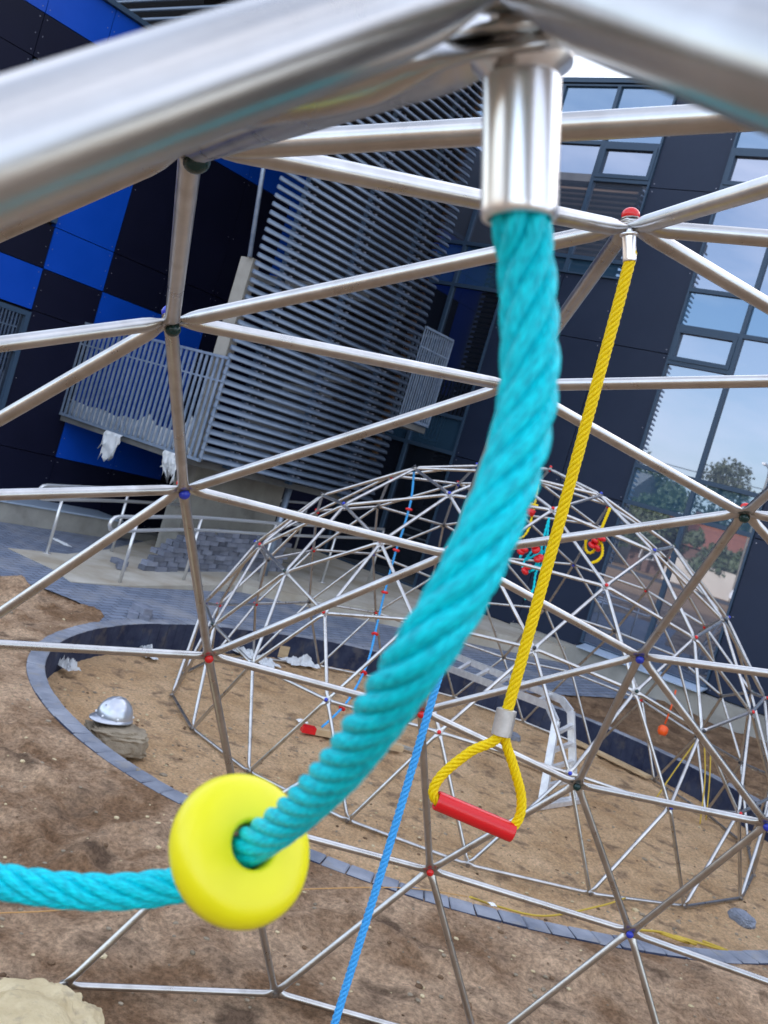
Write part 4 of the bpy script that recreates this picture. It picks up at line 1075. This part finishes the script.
# aluminium ladder folded over the pit wall
ld = thing('ladder', 'folded aluminium ladder standing in the sand pit with one half lying back over the edging', 'ladder', pz(557, 805, -.235))
b1 = pz(541, 808, -.235); b2 = pz(574, 803, -.235)
t1_ = px(556, 722, depth(b1) * 1.03); t2_ = px(571, 712, depth(b2) * 1.03)
k1 = px(549, 706, depth(b1) * 1.06); k2 = px(562, 700, depth(b2) * 1.06)
e1 = px(432, 662, depth(b1) * 1.34); e2 = px(446, 652, depth(b1) * 1.36)
def flatbar(mb, pts, wd, th, ref):
    for a, b in zip(pts, pts[1:]):
        d = (b - a).normalized(); s_ = (ref - d * ref.dot(d)).normalized(); n_ = d.cross(s_)
        a_ = a - d * .004; b__ = b + d * .004
        P = [a_ - s_ * th - n_ * wd, a_ + s_ * th - n_ * wd, a_ + s_ * th + n_ * wd, a_ - s_ * th + n_ * wd]
        P += [b__ - s_ * th - n_ * wd, b__ + s_ * th - n_ * wd, b__ + s_ * th + n_ * wd, b__ - s_ * th + n_ * wd]
        mb.hexa(P)
side = (b2 - b1).normalized()
for pts in ([b1, t1_, k1, e1], [b2, t2_, k2, e2]):
    mb = MB(); flatbar(mb, smooth_path(pts, .25) if False else pts, .032, .013, side); part(mb, 'rail', M['alu'], ld)
for k in range(5):
    t = (k + .25) / 5
    mb = MB(); flatbar(mb, [b1 + (t1_ - b1) * t, b2 + (t2_ - b2) * t], .016, .016, Vector((0, 0, 1))); part(mb, 'rung', M['alu'], ld)
for k in range(6):
    t = (k + .5) / 6
    mb = MB(); flatbar(mb, [k1 + (e1 - k1) * t, k2 + (e2 - k2) * t], .016, .016, Vector((0, 0, 1))); part(mb, 'rung', M['alu'], ld)
mb = MB(); flatbar(mb, [b1 - side * .1 + Vector((0, 0, .02)), b2 + side * .06 + Vector((0, 0, .02))], .03, .02, Vector((0, 0, 1))); part(mb, 'foot_bar', M['alu'], ld)

def board(x0, y0, x1, y1, z, wd, th, m, label, name='plank'):
    a = pz(x0, y0, z); b = pz(x1, y1, z)
    d = (b - a); ang = math.atan2(d.y, d.x); mb = MB()
    Mx = Matrix.Translation((a + b) / 2) @ Matrix.Rotation(ang, 4, 'Z')
    L_ = d.length
    mb.box(-L_ / 2, L_ / 2, -wd / 2, wd / 2, -th / 2, th / 2, 0, Mx)
    return mb.build(name, m, label=label, cat='board'), Mx, L_
board(573, 740, 649, 777, -.205, .09, .03, M['wood'], 'raw plank lying on the sand along the foot of the right pit wall')
o, Mx, L_ = board(302, 728, 402, 748, -.2, .07, .05, M['wood'], 'pale board with a red painted end lying on the sand in mid pit')
mb = MB(); mb.box(-L_ / 2 - .002, -L_ / 2 + .11, -.0365, .0365, -.0265, .0265, 0, Mx); c = mb.build('painted_end', M['redp'], o)
board(470, 742, 545, 770, -.21, .05, .02, M['wood'], 'narrow grey strip of wood half buried beside the ladder foot')
board(384, 741, 420, 752, -.215, .05, .02, M['concrete'], 'broken pale strip lying on the sand behind the teal rope')
board(700, 700, 762, 722, .02, .06, .03, M['wood'], 'thin plank lying on the soil along the building plinth')
def crumpled(c, sx, sy, sz, seed, label, m='plastic'):
    bm = bmesh.new(); bmesh.ops.create_grid(bm, x_segments=22, y_segments=16, size=1)
    sz *= .75; sx *= .85; sy *= .85
    for v in bm.verts:
        p = v.co.copy(); rr = max(0, 1 - max(abs(p.x), abs(p.y)) ** 3)
        h = abs(noise.noise(Vector((p.x * 2.6, p.y * 2.6, seed)))) * 1.2 + .5 * abs(noise.noise(Vector((p.x * 7, p.y * 7, seed))))
        e_ = 1 + .35 * noise.noise(Vector((p.x * 2, p.y * 2, seed + 5)))
        v.co = Vector((p.x * sx * e_, p.y * sy * e_, h * sz * (rr + .15) + .004))
    me = bpy.data.meshes.new('plastic_sheet'); bm.to_mesh(me); bm.free(); me.materials.append(M[m])
    o = bpy.data.objects.new('plastic_sheet', me); COL.objects.link(o); o.location = c; o.rotation_euler = (0, 0, seed)
    s_ = o.modifiers.new('thickness', 'SOLIDIFY'); s_.thickness = .003
    o['label'] = label; o['category'] = 'plastic sheet'
crumpled(pz(255, 659, -.225), .30, .14, .14, 1.0, 'crumpled white plastic at the foot of the back pit wall, left of centre')
crumpled(pz(300, 664, -.225), .22, .12, .12, 2.3, 'crumpled clear plastic beside the cardboard scrap at the back of the pit')
crumpled(pz(147, 652, -.225), .26, .08, .08, 3.6, 'flat white plastic strip at the foot of the pit wall, far left')
crumpled(pz(67, 668, -.20), .10, .07, .14, 4.2, 'small crumpled clear bag just inside the left edging')
crumpled(pz(302, 722, -.225), .05, .04, .04, 5.2, 'tiny white scrap on the sand behind the near tubes', 'white')
crumpled(bw(5.7, 10.75, .004), .26, .12, .12, .6, 'torn white plastic lying at the foot of the low concrete wall')
crumpled(bw(6.4, 10.2, .006), .22, .05, .04, .9, 'thin white plastic strip on the paving behind the handrail')
crumpled(pz(492, 905, .02), .02, .02, .01, .4, 'speck of paper on the pit edging', 'white')
mb = MB(); mb.box(-.09, .09, -.06, .06, -.0, .12, 0, Matrix.Translation(pz(279, 655, -.225)) @ Matrix.Rotation(.5, 4, 'Z'))
o = mb.build('cardboard_scrap', M['wood'], label='brown cardboard scrap between the two heaps of plastic', cat='scrap')
# plastic hanging off the balcony
def rag(P, label):
    mb = MB(); n = 14; rows_ = 8
    V = []
    for i in range(rows_):
        for k in range(n):
            t = k / (n - 1); s_ = i / (rows_ - 1)
            p = P[0].lerp(P[1], t).lerp(P[3].lerp(P[2], t), s_ * (.65 + .5 * noise.noise(Vector((k * .8, 0, P[0].x)))))
            V.append(p + T2 * (.05 * noise.noise(Vector((k * .9, i * .7, 1.3))) - .03) + T1 * .03 * noise.noise(Vector((k * 1.3, i, 7))))
    mb.add(V, [(i * n + k, i * n + k + 1, (i + 1) * n + k + 1, (i + 1) * n + k) for i in range(rows_ - 1) for k in range(n - 1)], 0, True)
    o = mb.build('plastic_sheet', M['plastic'], label=label, cat='plastic sheet')
    s_ = o.modifiers.new('thickness', 'SOLIDIFY'); s_.thickness = .003
rag([bw(6.8, 10.42, 1.44), bw(6.8, 10.1, 1.44), bw(6.8, 10.22, 1.02), bw(6.8, 10.48, 1.0)], 'torn white plastic dangling under the left part of the balcony')
rag([bw(6.8, 9.3, 1.44), bw(6.8, 9.02, 1.44), bw(6.8, 9.02, 1.0), bw(6.8, 9.25, 1.1)], 'torn white plastic dangling from the right end of the balcony')
rag([bw(6.96, 11.5, 1.46), bw(6.96, 9.0, 1.46), bw(6.98, 9.0, 2.0), bw(6.98, 11.5, 1.72)], 'grubby clear plastic heaped behind the balcony bars')

# cords on the ground
def cord(pts, m, label, r=.006):
    P = [pz(x, y, z) for x, y, z in pts]
    for p in P: p.z = max(p.z, ground_z(p.x, p.y) + r + .003)
    mb = MB(); mb.sweep(smooth_path(P, .05), r, 6); mb.build('cord', m, label=label, cat='cord')
cord([(-40, 916, .02), (0, 913, .02), (60, 910, .02), (160, 897, .02), (310, 889, .02), (405, 888, .02), (470, 897, .05)], M['tan'], 'thin tan cord lying across the dirt below the disc', .003)
cord([(470, 897, .05), (500, 907, -.2), (545, 916, -.2), (600, 906, -.2), (625, 898, -.2)], M['dullyellow'], 'thin yellow cord lying just inside the front edging')
cord([(640, 930, -.2), (665, 933, -.2), (690, 944, -.2), (655, 931, -.21), (700, 946, -.2), (672, 935, -.2), (730, 952, -.2), (700, 940, -.2)], M['dullyellow'], 'bunched yellow rope lying on the sand at the lower right', .008)
# pebbles and clods nobody could count
pb = MB()
ico = [Vector(p) for p in ((0, 0, 1), (.89, 0, .45), (.28, .85, .45), (-.72, .53, .45), (-.72, -.53, .45), (.28, -.85, .45), (.72, .53, -.45), (-.28, .85, -.45), (-.89, 0, -.45), (-.28, -.85, -.45), (.72, -.53, -.45), (0, 0, -1))]
icf = [(0, 1, 2), (0, 2, 3), (0, 3, 4), (0, 4, 5), (0, 5, 1), (1, 6, 2), (2, 7, 3), (3, 8, 4), (4, 9, 5), (5, 10, 1), (6, 7, 2), (7, 8, 3), (8, 9, 4), (9, 10, 5), (10, 6, 1), (11, 7, 6), (11, 8, 7), (11, 9, 8), (11, 10, 9), (11, 6, 10)]
rg = random.Random(11)
for k in range(3800):
    if k < 2600: x, y = rg.uniform(1.7, 6.5), rg.uniform(-2.6, 4.6)
    else: x, y = rg.uniform(4, 10.5), rg.uniform(-4, 4.5)
    p = Vector((x, y, 0)); u, v = uvof(p)
    r = math.hypot(x - RC[0], y - RC[1]); rs = rim_r_s(math.atan2(y - RC[1], x - RC[0]))
    if abs(r - rs) < .11: continue
    if r > rs and v > 3.2 and u > 4.4: continue
    z = ground_z(x, y); s_ = .004 + .011 * rg.random() ** 3.5
    if rg.random() < .03: s_ *= 2.2
    Mr = Matrix.Rotation(rg.uniform(0, 6), 3, 'Z') @ Matrix.Diagonal((s_ * rg.uniform(.8, 1.5), s_, s_ * .6))
    pb.add([Mr @ q + Vector((x, y, z + s_ * .2)) for q in ico], icf, rg.choice((0, 0, 1, 2)))
pb.build('pebbles', [M['rock'], M['palerock'], M['soil']], kind='stuff')

# ------------------------------------------------------------------ the street behind the viewer, seen in the glass
SH = 22.5
rd = MB(); rd.add([bw(-46, -160, .006), bw(-38, -160, .006), bw(-38, 160, .006), bw(-46, 160, .006)], [(0, 1, 2, 3)]); rd.build('road', M['asphalt'], kind='structure')
def tree(u, v, h, r, label, m='leaf', seed=0):
    v += SH
    rt = thing('tree', label, 'tree', bw(u, v), 0, 'trees along the street behind the viewer')
    rn = random.Random(seed); c = bw(u, v)
    mb = MB(); mb.sweep([c, c + Vector((.1, 0, h * .3)), c + Vector((0, .15, h * .75))], [.17, .12, .04], 8)
    for k in range(7):
        a = rn.uniform(0, 6.28); z = h * rn.uniform(.3, .6)
        mb.sweep([c + Vector((0, 0, z)), c + Vector((math.cos(a) * r * .6, math.sin(a) * r * .6, z + h * .2))], [.06, .02], 5)
    part(mb, 'trunk', M['bark'], rt)
    lf = MB()
    blobs = [(Vector((rn.gauss(0, .45) * r, rn.gauss(0, .45) * r, h * rn.uniform(.38, .95))), rn.uniform(.28, .5) * r) for _ in range(13)]
    for _ in range(3000):
        b, s = rn.choice(blobs); d = Vector((rn.gauss(0, 1), rn.gauss(0, 1), rn.gauss(0, 1))).normalized() * s * rn.random() ** .4
        p = c + b + d; q = rn.uniform(.12, .28)
        n1 = Vector((rn.gauss(0, 1), rn.gauss(0, 1), rn.gauss(0, 1))).normalized(); n2 = n1.orthogonal().normalized() 
        lf.add([p - n1 * q, p + n2 * q * .6, p + n1 * q, p - n2 * q * .6], [(0, 1, 2, 3)])
    part(lf, 'crown', M[m], rt)
for i, (u, v, h, r, m, lab) in enumerate(((-52, 10, 7, 2.6, 'leaf', 'round green tree in leaf left of the red roofed house'), (-56, 1.0, 8, 3, 'leaf', 'broad green tree right of the red roofed house'), (-50, -9, 7.5, 2.8, 'leaf', 'leafy tree beyond the white car'),
        (-62, 17, 9, 3, 'leafdark', 'dark tree behind the pale house'), (-66, 6, 10, 3.3, 'leafdark', 'tall dark tree behind the brick house'), (-60, -16, 9, 3, 'leafdark', 'dark tree at the far end of the street'), (-64, 28, 9, 3.2, 'leafdark', 'dark tree beyond the long wall'), (-54, -26, 8, 3, 'leaf', 'light green tree furthest down the street'), (-58, 40, 9, 3, 'leaf', 'green tree far up the street'), (-49.5, 3.5, 4.2, 2.4, 'leaf', 'low bushy green tree over the garden wall'), (-51, 14, 5, 2.6, 'leaf', 'low bushy tree in front of the pale house'), (-70, 12, 11, 4, 'leafdark', 'broad dark tree behind all the houses'), (-71, -2, 12, 4, 'leafdark', 'tallest dark tree behind all the houses'), (-70, 22, 11, 4, 'leafdark', 'dark tree behind the pale grey roofed house'))):
    tree(u, v, h, r, lab, m, i)
def house(u, v, wu, wv, h, hr, wall, roof, label):
    v += SH
    hs = thing('house', label, 'house', bw(u, v), 0, 'houses across the street behind the viewer')
    mb = MB(); mb.bbox(u - wu / 2, u + wu / 2, v - wv / 2, v + wv / 2, -.1, h); part(mb, 'wall', M[wall], hs)
    mb = MB(); o_ = .4
    P = [bw(u - wu / 2 - o_, v - wv / 2 - o_, h + .01), bw(u + wu / 2 + o_, v - wv / 2 - o_, h + .01), bw(u + wu / 2 + o_, v + wv / 2 + o_, h + .01), bw(u - wu / 2 - o_, v + wv / 2 + o_, h + .01), bw(u, v - wv / 2 - o_, h + hr), bw(u, v + wv / 2 + o_, h + hr)]
    mb.add(P, [(0, 3, 2, 1), (1, 2, 5, 4), (3, 0, 4, 5), (0, 1, 4), (2, 3, 5)]); ro = part(mb, 'roof', M[roof], hs)
    mb = MB(); mb.bbox(u - .3, u + .3, v + 1, v + 1.6, h + hr * .5, h + hr + .8); part(mb, 'chimney', M['brick'], ro)
    n = max(2, int(wv / 2.6))
    for k in range(n):
        vc = v - wv / 2 + (k + .5) * wv / n
        for zc in ([1.6] if h < 4 else [1.6, 4.3]):
            if k == n // 2 and zc < 2:
                mb = MB(); mb.bbox(u + wu / 2 - .02, u + wu / 2 + .05, vc - .5, vc + .5, 0, 2.1); part(mb, 'door', M['bark'], hs); continue
            mb = MB(); mb.bbox(u + wu / 2 - .02, u + wu / 2 + .06, vc - .6, vc + .6, zc - .6, zc + .6); f_ = part(mb, 'window', M['white'], hs)
            mb = MB(); mb.bbox(u + wu / 2 + .05, u + wu / 2 + .07, vc - .52, vc + .52, zc - .52, zc + .52); part(mb, 'pane', M['carglass'], f_)
house(-60, 21, 9, 12, 5.6, 2.6, 'render', 'roofgrey', 'pale two storey house with a grey roof across the street')
house(-58, 7.5, 8, 9, 3.0, 2.2, 'brick', 'roof', 'low brick house with a red tiled roof across the street')
house(-64, -4.5, 8, 10, 5.4, 2.5, 'render', 'roof', 'pale two storey house with a red tiled roof, between green trees')
house(-62, -22, 8, 11, 5.6, 2.6, 'render', 'roofgrey', 'pale grey roofed house furthest down the street')
mb = MB(); mb.bbox(-49.3, -49, SH - 3, SH + 7, -.1, 1.9); mb.build('garden_wall', M['render'], label='pale garden wall in front of the houses across the street', cat='wall')
def car(u, v, m, label):
    v += SH
    ct = thing('parked_car', label, 'car', bw(u, v))
    prof = [(-2.15, .35), (-2.2, .7), (-2.05, .88), (-1.15, .98), (-.55, 1.42), (.95, 1.45), (1.65, 1.0), (2.1, .92), (2.2, .6), (2.15, .35)]
    def ring(s, ins): return [bw(u + s * (.86 - (ins if z > .99 else 0)), v + y, z) for y, z in prof]
    a = ring(-1, .14); b = ring(1, .14); n = len(prof)
    mb = MB(); mb.add(a + b, [tuple(range(n)), tuple(range(n, 2 * n))[::-1]] + [(i, i + n, (i + 1) % n + n, (i + 1) % n) for i in range(n)])
    bd = part(mb, 'body', M[m], ct)
    for s in (-1, 1):
        mb = MB(); x0 = u + s * .80; x1 = u + s * .755
        P = [bw(u + s * .868, v - 1.0, 1.02), bw(u + s * .868, v + 1.45, 1.02), bw(u + s * .745, v + .9, 1.38), bw(u + s * .745, v - .52, 1.38)]
        Q = [p + T2 * (-s * .02) for p in P]; mb.hexa(Q + P); part(mb, 'side_window', M['carglass'], ct)
        for y in (-1.35, 1.35):
            mb = MB(); Mw = frame_z(bw(u + s * .80, v + y, .31), T2 * s)
            mb.lathe([(.0001, -.09), (.31, -.09), (.32, -.04), (.32, .06), (.2, .09), (.0001, .08)], 20, Mw); wh = part(mb, 'wheel', M['rubber'], ct)
            mb = MB(); mb.lathe([(.0001, .098), (.19, .098), (.19, .08), (.0001, .08)], 16, Mw); part(mb, 'rim', M['alu'], wh)
        mb = MB(); mb.bbox(u + s * .62 - .14, u + s * .62 + .14, v - 2.22, v - 2.14, .62, .78); part(mb, 'headlight', M['white'], ct)
car(-44.6, -2.2, 'carwhite', 'white car parked at the near kerb of the street'); car(-44.6, 16, 'cardark', 'dark grey car parked further up the street'); car(-44.4, -14, 'carwhite', 'white car parked at the far end of the street')
def lamp(u, v, h, label):
    v += SH
    lt = thing('street_lamp', label, 'street lamp', bw(u, v), 0, 'lamp posts along the street')
    c = bw(u, v)
    mb = MB(); mb.sweep([c, c + Vector((0, 0, h * .95)), c + Vector((0, 0, h)) + T2 * .3, c + Vector((0, 0, h + .15)) + T2 * 1.2], [.10, .07, .05, .04], 8); part(mb, 'post', M['concrete'], lt)
    mb = MB(); mb.bbox(u + 1.1, u + 1.8, v - .12, v + .12, h + .08, h + .2); part(mb, 'lamp_head', M['alu'], lt)
lamp(-46.8, 0.8, 9.6, 'tall lamp post beside the white car'); lamp(-46.8, 24, 9.6, 'tall lamp post near the pale house'); lamp(-46.8, -22, 9.6, 'tall lamp post furthest down the street')
mb = MB(); 
pp = [bw(-46.8, SH + 24 - 46 * k / 16, 9.2 - 1.0 * (1 - ((k - 8) / 8) ** 2)) for k in range(17)]
mb.sweep(pp, .03, 5); mb.build('overhead_cable', M['rubber'], label='black cable slung between the lamp posts of the street', cat='cable')
